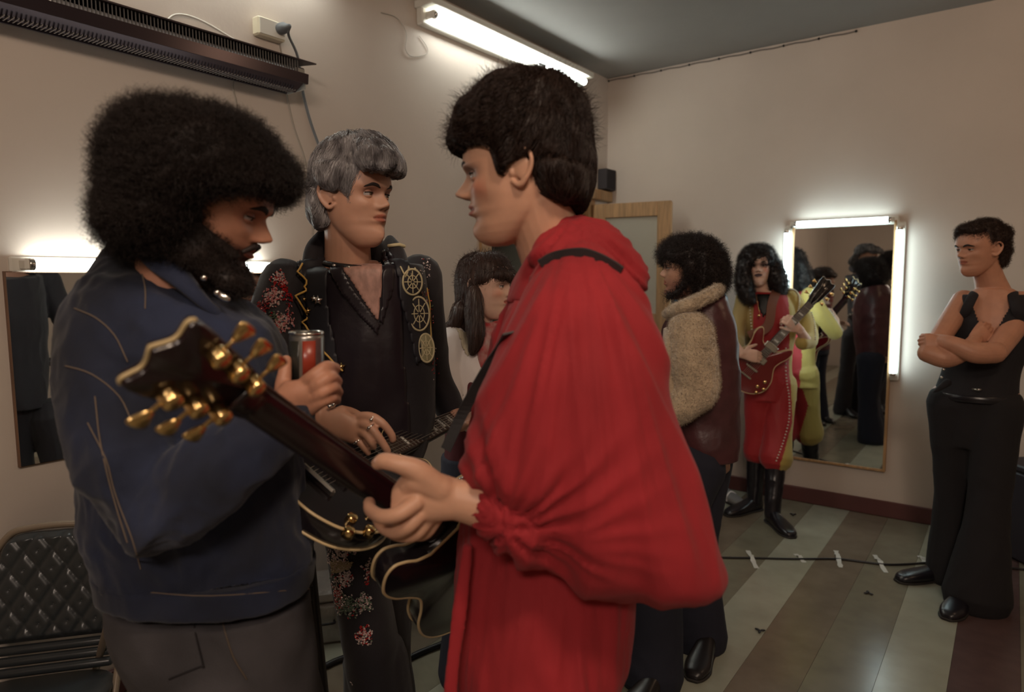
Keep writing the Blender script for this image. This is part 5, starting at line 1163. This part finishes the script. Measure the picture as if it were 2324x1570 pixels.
jb = limb([HS.w(-.01, .078, .135), HS.w(-.01, .076, .10), HS.w(.0, .064, .08), HS.w(.03, .055, .035), HS.w(.07, .03, .010)], [.026, .022, .014, .013, .012], 12, 4)
hS = union([hS, jb], .0055, 3); hS = folds(hS, .006, ax_v, (26, 26, 22), 98, False); o = mk('hair', hS, M_hairS, S, label='bushy dark collar length hair')
mk('hair_curls', curls(hS, 12000, .036, .0008, .006, .9, 99, 7, None, .55), M_hairS, o)['kind'] = 'stuff'
tj = [limb([hp_ - lat * .08, (hp_ - lat * .08) * .5 + fa * .5 + fw * .02, fa + UP * .04], [.115, .085, .115], 20, 6), limb([hp_ + lat * .08, (hp_ + lat * .08) * .5 + fb * .5 + fw * .04, fb + UP * .04], [.115, .085, .115], 20, 6)]
mk('jeans', folds(union(tj, .008, 3), .004, ax_v, (9, 9, 7), 100), mat('navy_jeans', (.014, .015, .028), .9, bump=.3, bscale=300), S)
shoe(S, fa + fw * -.05, V(-.5, -.85), .27, hgt=.1); shoe(S, fb - fw * .05, V(-.7, -.7), .27)

# ============================================================ someone half hidden behind the sheepskin coat
c = on_plane(1625, 1130, 2, 0)
X_ = thing('person', c, 'person in a blue denim shirt and white-striped sneaker, almost hidden behind the sheepskin coat', 'person')
Dx = float((c - CAM) @ FH) ; HX = Head(at(1590, 604, Dx), V(.3, -.95, 0), UP, .95)
hd6 = make_head(HX, at(1590, 665, Dx), .005, 1, (.055, .06, 0)); cx = at(1590, 690, Dx)
core = eloft([tors(np.array([cx[0], cx[1], .9]), .15, .10, RH, FH), tors(np.array([cx[0], cx[1], 1.1]), .13, .09, RH, FH), tors(np.array([cx[0], cx[1], 1.32]), .16, .10, RH, FH), tors(cx, .08, .06, RH, FH)], 20, 3)
hx_ = np.array([cx[0], cx[1], .88]); lgx = [leg_geo(hx_ + RH * s_ * .08, feet(hx_, RH * s_ * .1) + UP * .46, (c if s_ > 0 else feet(hx_, RH * -.1)) + UP * .09) for s_ in (-1, 1)]
hn_ = union([limb([at(1640, 800, Dx - .25), at(1646, 725, Dx - .3)], [.032, .026], 12, 3)] + hand(at(1646, 728, Dx - .3), V(-.3, -.2, 1), V(.5, -.8, 0), 1, (30, 60, 40), .9), .004, 3)
body(X_, [hd6, (core, None), (hn_, None)] + [(l, None) for l in lgx], M_skinD); HX.eyes(X_, EYE)
M_sky = mat('faded_denim', (.12, .20, .27), .85, var=.3, vscale=8)
mk('denim_shirt', folds(union([eloft([tors(hx_, .16, .11, RH, FH), tors(np.array([cx[0], cx[1], 1.12]), .145, .105, RH, FH), tors(np.array([cx[0], cx[1], 1.34]), .175, .115, RH, FH), tors(cx + UP * .02, .09, .07, RH, FH)], 24, 4), limb([at(1632, 680, Dx), at(1654, 760, Dx - .05), at(1648, 800, Dx - .2), at(1642, 780, Dx - .26)], [.055, .055, .05, .045], 16, 4), limb([at(1550, 680, Dx), at(1535, 790, Dx)], [.055, .05], 14, 3)], .007), .004, ax_v, (12, 12, 8), 103), M_sky, X_)
mk('jeans', union([limb([hx_ + RH * s_ * .07, feet(hx_, RH * s_ * .09) + UP * .46, (c if s_ > 0 else feet(hx_, RH * -.1)) + UP * .04], [.105, .075, .08], 18, 5) for s_ in (-1, 1)], .009), mat('worn_black_jeans', (.020, .020, .026), .9), X_)
for q in (c, feet(hx_, RH * -.1)):
    sh_ = shoe(X_, q - V(0, -.05), V(.45, -.9), .26, mat('sneaker_grey', (.16, .15, .15), .6)); 
    for k in range(3):
        d_ = nrm(V(.45, -.9)); s_ = np.cross(UP, d_); b_ = np.array([q[0], q[1], 0]) + V(0, .05) + d_ * (.11 + k * .028)
        mk('stripe', limb([b_ + s_ * .044 + UP * .02, b_ + s_ * .034 + UP * .055 - d_ * .006, b_ + UP * .072 - d_ * .012, b_ - s_ * .034 + UP * .055 - d_ * .006, b_ - s_ * .044 + UP * .02], .005, 6, 3), M_blouse, sh_)
mk('hair', folds(union([ell(HX.w(-.015, 0, .16), (HX.f, HX.l, HX.u), (.10, .085, .085))], .006), .005, ax_v, (30, 30, 20), 105), M_hairS, X_)

# ============================================================ the guitarist in red and yellow
base = np.array([-1.11, 4.02, 0]); 
J = thing('person', base, 'long haired guitarist with painted face in a red and yellow studded suit and black boots', 'person')
DJ = 4.12
def jp(px, py, dd=0.0): return at(px, py, DJ + dd)
HJ = Head(jp(1720, 607), V(-.32, -.94, .02), UP + V(-.05, 0, 0), 1.0, .96)
hd7 = make_head(HJ, jp(1738, 690, .02), .0036, .9, (.052, .056, 0), lip=(.10, .07, .12), cheek=(1.0, .50, .42), shadow=(.22, .18, .22), stubble=None)
lat = nrm(V(1, -.15)); fw = nrm(V(-.15, -1))
core = eloft([tors(jp(1745, 900), .145, .10, lat, fw), tors(jp(1745, 820), .12, .085, lat, fw), tors(jp(1745, 730), .150, .10, lat, fw), tors(jp(1742, 680), .12, .075, lat, fw), tors(jp(1740, 660), .06, .055, lat, fw)], 24, 4)
hp_ = jp(1748, 880); fL, fR = on_plane(1752, 1188, 2, 0), on_plane(1712, 1158, 2, 0)
lg = [leg_geo(hp_ + lat * .06, (hp_ + lat * .06) * .5 + (fL + UP * .09) * .5, fL + UP * .09, (.07, .05, .04)), leg_geo(hp_ - lat * .06, (hp_ - lat * .06) * .5 + (fR + UP * .09) * .5, fR + UP * .09, (.07, .05, .04))]
h1 = union([limb([jp(1668, 785, -.15), jp(1684, 803, -.26)], [.03, .025], 12, 3)] + hand(jp(1684, 803, -.26), V(.9, -.1, -.15), V(0, -.9, .3), 1, (30, 40, 30), .95), .004, 3)
h2 = union([limb([jp(1832, 775, -.2), jp(1812, 745, -.26)], [.03, .025], 12, 3)] + hand(jp(1814, 748, -.26), V(-.75, -.1, .65), V(.2, -.95, .2), 1, (45, 60, 45), .95, (.7, .5, -.3)), .004, 3)
body(J, [hd7, (core, None), (h1, None), (h2, None)] + [(l, None) for l in lg], M_skinD)
HJ.eyes(J, EYE); HJ.brows(J, M_brow, .004)
M_suitJ = mat('stage_suit', (1, 1, 1), .6, tint=True, sheen=.15, bump=.2, bscale=300)
def online_(h, f, z):
    t_ = (z - f[2]) / (h[2] - f[2]); return f + (h - f) * t_
h0L, h0R = hp_ + lat * .06, hp_ - lat * .06; a0L, a0R = fL + UP * .09, fR + UP * .09
kneL, kneR, hemL, hemR = online_(h0L, a0L, .52), online_(h0R, a0R, .52), online_(h0L, a0L, .38), online_(h0R, a0R, .38)
st_ = union([eloft([tors(jp(1748, 905), .155, .115, lat, fw), tors(jp(1746, 820), .130, .10, lat, fw), tors(jp(1745, 730), .165, .118, lat, fw), tors(jp(1742, 680), .14, .09, lat, fw), tors(jp(1740, 662), .08, .06, lat, fw)], 32, 5),
             limb([jp(1690, 678), jp(1676, 730, -.02), jp(1668, 785, -.10)], [.055, .048, .055], 18, 5), limb([jp(1790, 675), jp(1822, 720, -.03), jp(1838, 768, -.14), jp(1820, 778, -.22)], [.062, .055, .050, .042], 18, 5),
             limb([hp_ + lat * .06 + UP * .02, kneL, hemL], [.098, .085, .098], 22, 6), limb([hp_ - lat * .06 + UP * .02, kneR, hemR], [.10, .080, .085], 22, 6)], .006, 3)
st_ = folds(st_, .004, ax_v, (11, 11, 8), 111)
px_ = np.array([(v - CAM) for v in st_[0]]); dz = st_[0][:, 2]; xl = (st_[0] - base) @ lat
N_ = vnormals(st_)
legz = dz < .82; yel = np.zeros(len(dz), bool)
cxl = (jp(1745, 730) - base) @ lat
X_l = lambda px, py: (jp(px, py) - base) @ lat
side_ = np.interp(dz, [.38, .6, .85, 1.05, 1.35, 1.45], [X_l(1752, 1045), X_l(1786, 960), X_l(1784, 880), X_l(1782, 800), X_l(1780, 720), X_l(1776, 680)])
yel = (xl > side_) | ((xl < cxl - .135) & (dz > .95)) 
col = np.where(yel[:, None], np.array([[.46, .34, .09]]), np.array([[.36, .012, .016]]))
col = np.where((xl < cxl - .11)[:, None] & (dz > .95)[:, None], np.array([[.36, .27, .10]]), col)
sJ = mk('stage_suit', st_, M_suitJ, J, True, None, col, label='red suit with mustard yellow sides')
bSJ = bvh(st_); M_stud = mat('white_stud', (.70, .66, .55), .3)
studs = []
for pts in ([(1776, 660), (1800, 658), (1812, 672), (1812, 700), (1800, 730)], [(1783, 790), (1783, 850), (1790, 900), (1790, 950), (1778, 1000), (1762, 1045)], [(1702, 690), (1706, 740), (1712, 790)], [(1838, 700), (1848, 735), (1850, 770)]):
    c_ = catmull(pts, 14)
    for q in c_[::2]:
        h = hit(bSJ, q[0], q[1], .003)
        if h is not None: studs.append(sph(h, .0055, 6, 4))
o = mk('studs', join(studs), M_stud, sJ); o['kind'] = 'stuff'
patch(bSJ, [(1718, 668), (1752, 668), (1756, 690), (1732, 722), (1722, 700)], .004, M_skinD, J, 'open_neckline', 4, .002, 'bare chest in the open collar')
mk('pendant', join([limb([jp(1716, 672, -.1), jp(1722, 700, -.135), jp(1724, 712, -.14)], .0015, 5, 3), sph(jp(1722, 716, -.145), .008)]), M_gold, J)
M_boot = mat('boot_leather', (.012, .010, .014), .28, spec=.6)
for q, d_ in ((fL, V(.1, -1)), (fR, V(-.9, -.45))):
    h0 = h0L if q is fL else h0R; a0 = q + UP * .09; kn = online_(h0, a0, .40)
    bt = union([limb([online_(h0, a0, .46), online_(h0, a0, .28), online_(h0, a0, .12), q + UP * .06], [.062, .058, .048, .048], 18, 5)], .006)
    mk('boot_shaft', folds(bt, .003, ax_v, (12, 12, 16), 113), M_boot, J); shoe(J, np.array([q[0], q[1], 0]) - nrm(d_) * .05, d_, .29, M_boot)
M_hairJ = mat('black_curly_hair', (.016, .010, .010), .45)
hJ = [ell(HJ.w(-.02, 0, .165), (HJ.f, HJ.l, HJ.u), (.115, .108, .09)), limb([jp(1692, 600, -.02), jp(1688, 640, -.04), jp(1696, 672, -.08), jp(1704, 682, -.1)], [.045, .05, .042, .025], 16, 5), limb([jp(1752, 596, 0), jp(1764, 635, -.02), jp(1768, 672, -.02)], [.045, .06, .045], 16, 5), limb([HJ.w(.06, -.06, .19), HJ.w(.09, -.03, .17), HJ.w(.085, -.055, .14)], [.025, .022, .014], 12, 4), limb([jp(1725, 590, .1), jp(1728, 660, .1)], [.08, .09], 16, 4)]
hJ = union(hJ, .0060, 3); hJ = folds(hJ, .008, ax_v, (22, 22, 18), 115, False); o = mk('hair', hJ, M_hairJ, J, label='long black curly hair')
mk('hair_curls', curls(hJ, 9000, .028, .0009, .007, 1.2, 116, 7, None, .5), M_hairJ, o)['kind'] = 'stuff'
jj_ = jp(1755, 778, -.22); hh_ = jp(1838, 688, -.28)
tg3, P3, Q3 = guitar('cherry red guitar played by the guitarist in the red and yellow suit', jj_, hh_ - jj_, V(-.1, -1, .15), SG, M_redgloss, M_darkneck, .92, .36, .036, True, 15, M_gold, 1.2, neck_len=np.linalg.norm(hh_ - jj_) / .92, headm=M_blackgloss, base=base + UP * .8)
ribbon([P3(.30, .14, 0), jp(1742, 740, -.16), jp(1752, 690, -.12), jp(1762, 662, -.06), jp(1765, 658, .02)], nrm(V(1, 0, -.2)), .055, .004, mat('brown_leather_strap', (.17, .06, .035), .5), tg3, lab='wide brown leather strap')

# ============================================================ the man in the black vest
DT = 3.05
base = on_plane(2180, 1380, 2, 0)
K = thing('person', base, 'man in a black sleeveless vest and flared trousers, arms folded, at the right edge', 'person')
def kp(px, py, dd=0.0): return at(px, py, DT + dd)
HK = Head(kp(2222, 568), V(-.985, -.17, -.06), UP, 1.0)
lat = nrm(V(-.45, .89)) * -1; fw = nrm(V(-.80, -.58)); lat = np.cross(UP, fw)   # lat = his left
fw = nrm(V(-.62, -.78)); lat = np.cross(UP, fw)
nbK = kp(2256, 668, .02)
sR, sL = kp(2185, 690, .04), kp(2318, 690, .0)
trunk = [eloft([tors(kp(2215, 900), .150, .11, lat, fw), tors(kp(2228, 830), .135, .10, lat, fw), tors(kp(2250, 740), .165, .115, lat, fw), tors(kp(2254, 690), .155, .09, lat, fw), tors(kp(2256, 655), .07, .062, lat, fw)], 28, 5)]
aR_ = limb([kp(2188, 682, .08), kp(2150, 740, .0), kp(2112, 802, -.10)], [.052, .046, .040], 18, 5)           # his right upper arm, far/left in view
fR_ = limb([kp(2104, 800, -.12), kp(2150, 812, -.16), kp(2200, 790, -.16), kp(2216, 768, -.12)], [.042, .043, .034, .026], 18, 5)
aL_ = limb([kp(2318, 688, -.02), kp(2300, 740, -.10), kp(2262, 796, -.20)], [.058, .052, .044], 18, 5)
fL_ = limb([kp(2258, 800, -.22), kp(2210, 800, -.22), kp(2160, 780, -.18), kp(2128, 772, -.12)], [.046, .044, .034, .028], 18, 5)
hnL = hand(kp(2146, 776, -.15), V(-.85, .35, .05), V(-.1, -.9, .4), -1, (45, 65, 45), .85, (.8, .3, -.3))
hnR = hand(kp(2206, 776, -.13), V(.80, .1, .55), V(-.2, -.95, .1), 1, (20, 35, 25), .92, (.85, .35, -.1))
hdK = make_head(HK, nbK, .0032, .8, (.058, .066, 0), trunk + [aR_, fR_, aL_, fL_] + hnL + hnR, lip=(.75, .48, .46))
# hips / legs
f1_, f2_ = on_plane(2215, 1375, 2, 0), on_plane(2168, 1318, 2, 0); hp_ = kp(2212, 905)
lg = [leg_geo(hp_ + lat * .08, (hp_ + lat * .10) * .5 + f1_ * .5, f1_ + UP * .09), leg_geo(hp_ - lat * .08, (hp_ - lat * .08) * .5 + f2_ * .5, f2_ + UP * .09)]
body(K, [hdK] + [(l, None) for l in lg], M_skinB)
HK.eyes(K, EYE); HK.brows(K, M_brow, .0045, -.003)
M_vestK = mat('black_vest_cloth', (.012, .010, .013), .85, bump=.3, bscale=300)
# the vest: the trunk grown outward, cut away at neck and armholes
tr = union([eloft([tors(kp(2214, 893), .166, .130, lat, fw), tors(kp(2216, 880), .158, .122, lat, fw), tors(kp(2228, 830), .150, .116, lat, fw), tors(kp(2250, 740), .178, .130, lat, fw), tors(kp(2255, 690), .150, .104, lat, fw), tors(kp(2256, 668), .125, .088, lat, fw)], 40, 6)], .0055, 3)
Vt, Ft = tr; C0 = kp(2252, 700); la = (Vt - C0) @ lat; fo = (Vt - C0) @ fw; zz = Vt[:, 2] - C0[2]
neckv = (fo > -.02) & (np.abs(la - .0) < np.clip((zz + .15) * .40, 0, 1)) & (zz > -.15)
neckb = (np.abs(la) < .060) & (zz > .012)
armh = (np.abs(la) > .128 - np.clip(zz + .02, 0, 1) * .1) & (zz > -.085)
kill = neckv | neckb | armh
Fk = [f for f in Ft.tolist() if not any(kill[i] for i in f)]
used = sorted({i for f in Fk for i in f}); re_ = {a: b for b, a in enumerate(used)}; Vk = Vt[used]; Fk = [[re_[i] for i in f] for f in Fk]
NK = vnormals((Vt, Ft))[used]; n0 = len(Vk); from collections import Counter
EK = Counter((a, b) for f in Fk for a, b in zip(f, f[1:] + f[:1]))
Vall = np.vstack([Vk, Vk - NK * .006]); Fall = Fk + [[i + n0 for i in f[::-1]] for f in Fk] + [[b, a, a + n0, b + n0] for (a, b) in EK if (b, a) not in EK]
vk = mk('vest', (Vall, Fall), M_vestK, K, label='black sleeveless V-neck vest')
for s_ in (-1, 1):
    q0 = kp(2254, 694); arc = [q0 + lat * s_ * (.090 - .022 * math.sin(a)) + fw * .110 * math.cos(a) + UP * (.074 * math.sin(a) - .012) for a in np.linspace(-.5, 3.6, 12)]
    mk('shoulder_strap', limb(arc, [(.008, .021)] * 12, 14, 3, hint=lat + fw * .0), M_vestK, K)
mk('vest_tail', union([limb([kp(2150, 868, -.12), kp(2128, 884, -.13), kp(2118, 890, -.13)], [.018, .010, .003], 10, 4)], .003), M_vestK, K)
for q in ((2142, 838), (2137, 856)): mk('button', sph(kp(q[0], q[1], -.165), .006), M_silver, K)
tK = union([eloft([tors(kp(2212, 890), .152, .118, lat, fw), tors(kp(2214, 960), .158, .12, lat, fw), tors(kp(2214, 1010), .150, .115, lat, fw)], 30, 4),
            limb([hp_ + lat * .075 - UP * .02, (hp_ + lat * .10) * .5 + f1_ * .5 + fw * .01, f1_ + UP * .045], [.115, .085, .135], 22, 6), limb([hp_ - lat * .075 - UP * .02, (hp_ - lat * .08) * .5 + f2_ * .5 + fw * .01, f2_ + UP * .045], [.115, .085, .13], 22, 6)], .008, 3)
tK = folds(tK, .004, ax_v, (8, 8, 6), 121); mk('trousers', tK, mat('black_flares', (.012, .010, .012), .9), K, label='black flared trousers')
blt = [kp(2214, 898) + lat * .160 * math.cos(a) + fw * .126 * math.sin(a) for a in np.linspace(0, 2 * math.pi, 33)]
mk('belt', limb(blt, [(.006, .018)] * 33, 8, 1, hint=UP), M_boot, K)
bb = bvh(tK); hb_, hn2 = hitn(bb, 2215, 897)
hb_ = hb_ + hn2 * .030; u_ = nrm(np.cross(UP, hn2)); v_ = np.cross(hn2, u_)
bo = mk('belt_buckle', eloft([(hb_ - hn2 * .004, u_ * .034, v_ * .018), (hb_, u_ * .036, v_ * .020), (hb_ + hn2 * .003, u_ * .028, v_ * .014)], 24, 1), mat('dull_silver', (.40, .37, .36), .3, metal=.9), K, label='oval metal buckle')
mk('buckle_rim', limb([hb_ + hn2 * .003 + u_ * .034 * math.cos(a) + v_ * .018 * math.sin(a) for a in np.linspace(0, 6.283, 25)], .002, 6, 1), M_silver, bo)
shoe(K, f1_ + V(.02, .06), V(-.75, -.6), .30, M_boot); shoe(K, f2_ + V(.03, .03), V(-.98, -.12), .32, M_boot)
M_hairK = mat('curly_brown_hair', (.040, .020, .014), .5)
hK = [ell(HK.w(-.022, 0, .178), (HK.f, HK.l, HK.u), (.105, .086, .070)), ell(HK.w(-.07, 0, .12), (HK.f, HK.l, HK.u), (.055, .075, .085)), ell(HK.w(.045, 0, .205), (HK.f, HK.l, HK.u), (.045, .062, .028)), ell(HK.w(-.075, 0, .06), (HK.f, HK.l, HK.u), (.04, .055, .03))]
hK = union(hK, .005, 3); hK = folds(hK, .010, ax_v, (24, 24, 24), 125, False); o = mk('hair', hK, M_hairK, K, label='short curly brown hair'); mk('hair_curls', curls(hK, 6000, .020, .0009, .006, 1.3, 126, 6, None, .4), M_hairK, o)['kind'] = 'stuff'

# ============================================================ folding chair, stand, silver case
M_vinyl = mat('black_quilted_vinyl', (.042, .048, .052), .30, spec=.6); M_tubeF = mat('beige_enamel_tube', (.34, .27, .20), .35, metal=.3)
cb = at(125, 1325, 2.02); CY = nrm(V(.97, .24)); CN = nrm(np.cross(CY, UP)); CN = CN if CN @ FH < 0 else -CN; CUv = nrm(UP - CN * .16); CN = np.cross(CY, CUv); CN = CN if CN @ FH < 0 else -CN
t = thing('folding_chair', (cb[0], cb[1], 0), 'folding chair with quilted black vinyl back and beige tube frame, lower left', 'chair')
Wd, Hh = .335, .33
def CP(u, v, n=0): return cb + CY * u + CUv * v + CN * n
nu, nv = 72, 72; Vv = []; 
for j in range(nv + 1):
    for i in range(nu + 1):
        a, b = i / nu * 2 - 1, j / nv * 2 - 1; wtop = 1.0 - .16 * max(0, b) ** 2 * 1.0; xx_ = a * Wd / 2 * wtop * (1 - .10 * max(0, b) ** 6); yy_ = b * Hh / 2 - .02 * abs(a) ** 6 * max(0, b)
        U, Vq = (xx_ / .078 + yy_ / .112), (xx_ / .078 - yy_ / .112); fu, fv = abs((U + .5) % 1 - .5), abs((Vq + .5) % 1 - .5)
        q = .009 * min(1, fu / .22) ** .5 * min(1, fv / .22) ** .5; 
        btn = math.exp(-(((U % 1) - .5) ** 2 + ((Vq % 1) - .5) ** 2) / .006); q -= .005 * btn
        edge = min(1, (1 - abs(a)) * 9) * min(1, (1 - abs(b)) * 9); Vv.append(CP(xx_, yy_, .012 + q * edge - .012 * (1 - edge)))
F = [[j * (nu + 1) + i, j * (nu + 1) + i + 1, (j + 1) * (nu + 1) + i + 1, (j + 1) * (nu + 1) + i] for j in range(nv) for i in range(nu)]
n0 = len(Vv); Vb = [v - CN * .03 for v in Vv]
E_ = Counter((a, b) for f in F for a, b in zip(f, f[1:] + f[:1]))
ob = mk('backrest', (np.array(Vv + Vb), F + [[a + n0 for a in f[::-1]] for f in F] + [[b, a, a + n0, b + n0] for (a, b) in E_ if (b, a) not in E_]), M_vinyl, t, label='diamond quilted black vinyl')
for b in range(-2, 3):
    for a in range(-3, 4):
        u_, v_ = (a + b) / 2 + .5, (a - b) / 2 + .5
        x_, y_ = a * .039, b * .056
        if (a + b) % 2 == 1 and abs(x_) < Wd / 2 - .02 and abs(y_) < Hh / 2 - .03: mk('button', sph(CP(x_, y_, .014), .0045, 8, 6), M_vinyl, ob)
for k_ in range(3): mk('piped_roll', limb([CP(-Wd / 2 + .01, -Hh / 2 - .02 - k_ * .030, .006 + .01 * k_), CP(Wd / 2 - .01, -Hh / 2 - .02 - k_ * .030, .006 + .01 * k_)], .014, 12, 3), M_vinyl, ob)
fo_ = [CP(-Wd / 2 - .07, -.72, -.10), CP(-Wd / 2 - .035, -Hh / 2 - .1, -.02), CP(-Wd / 2 - .022, .03, -.012), CP(-Wd / 2 + .03, Hh / 2 - .015, -.012), CP(-Wd / 2 + .10, Hh / 2 + .012, -.012), CP(Wd / 2 - .10, Hh / 2 + .012, -.012), CP(Wd / 2 - .03, Hh / 2 - .015, -.012), CP(Wd / 2 + .022, .03, -.012), CP(Wd / 2 + .03, -Hh / 2 - .1, -.02), CP(Wd / 2 + .03, -.72, -.10)]
fo_[0][2] = .01; fo_[-1][2] = .01
mk('back_frame', limb(fo_, .011, 10, 6), M_tubeF, t, label='beige bent steel tube')
se = CP(0, -Hh / 2 - .12, .20); mk('seat', eloft([(se - UP * .02, CY * .19, CN * .19), (se, CY * .20, CN * .20), (se + UP * .02, CY * .185, CN * .185)], 32, 3, 4), M_vinyl, t)
for s_ in (-1, 1):
    a = CP(s_ * (Wd / 2 + .035), -Hh / 2 + .09, .0); b = a + CN * .36 + CY * s_ * .0; b[2] = .01; mk('leg', limb([a, b], .011, 10, 2), M_tubeF, t, label='beige steel tube leg')
mk('leg', limb([at(264, 1345, 1.80), on_plane(196, 1600, 2, .01)], .011, 10, 2), M_tubeF, t, label='beige steel tube leg')
mk('crossbar', limb([CP(-Wd / 2 - .04, -.45, -.06), CP(Wd / 2 + .03, -.45, -.06)], .008, 8, 2), M_tubeF, t)

# slim dark stand between the denim man and the embroidered leg
p1_ = at(728, 1560, 1.40); p0_ = at(693, 1235, 1.40); p1b = p0_ + (p1_ - p0_) * ((p0_[2] - .01) / (p0_[2] - p1_[2])); 
t = thing('guitar_stand', p1b, 'slim black upright stand beside the denim man\'s right hip', 'stand')
mk('post', limb([p0_ + UP * .05, p1b], .014, 12, 2), M_black, t)
for k_ in range(3):
    a = k_ * 2.09 + .4; e = p1b + V(.22 * math.cos(a), .22 * math.sin(a)); e[2] = .01; mk('leg', limb([p1b + UP * .14, e], .008, 8, 2), M_black, t)
mk('clamp', lathe(p0_ - UP * .12, UP, [(.019, 0), (.021, .006), (.021, .03), (.019, .036)], 14), M_black, t)
# silver case on the floor
cs = on_plane(745, 1475, 2, 0) + V(-.06, .14, 0)
t = thing('equipment_case', cs, 'battered silver metal case on the floor behind the embroidered leg', 'case')
M_alu = mat('dented_aluminium', (.42, .40, .38), .35, metal=.75, bump=.8, bscale=7, bdist=.03); ax_c = (nrm(V(1, .25)), nrm(V(-.25, 1)), UP)
mk('case_body', box(cs + UP * .085, .30, .22, .17, ax_c, .012), M_alu, t, False); mk('lid', box(cs + UP * .20, .305, .225, .05, ax_c, .012), M_alu, t, False)
mk('handle', limb([cs + UP * .10 - ax_c[1] * .112 + ax_c[0] * x_ - ax_c[1] * y_ for x_, y_ in ((-.05, 0), (-.045, .02), (.045, .02), (.05, 0))], .005, 8, 4), M_black, t)
for s_ in (-.10, .10): mk('latch', box(cs + UP * .17 - ax_c[1] * .114 + ax_c[0] * s_, .03, .008, .045, ax_c, .002), M_pin, t, False)
t = thing('amplifier', on_plane(900, 1400, 2, 0), 'dark low amplifier box on the floor between the guitarists', 'amplifier')
ca = on_plane(930, 1395, 2, 0) + V(0, .12, 0); mk('cabinet', box(ca + UP * .20, .34, .24, .40, ax_c, .012), M_case, t, False); mk('grille', box(ca + UP * .17 - ax_c[1] * .122, .30, .004, .28, ax_c, .001), mat('grille_cloth', (.03, .026, .028), .95, bump=.6, bscale=300), t, False)
for k_ in range(4): mk('control_knob', lathe(ca + UP * .35 - ax_c[1] * .12 + ax_c[0] * (-.10 + .065 * k_), -ax_c[1], [(.012, 0), (.010, .014)], 12), M_pin, t)
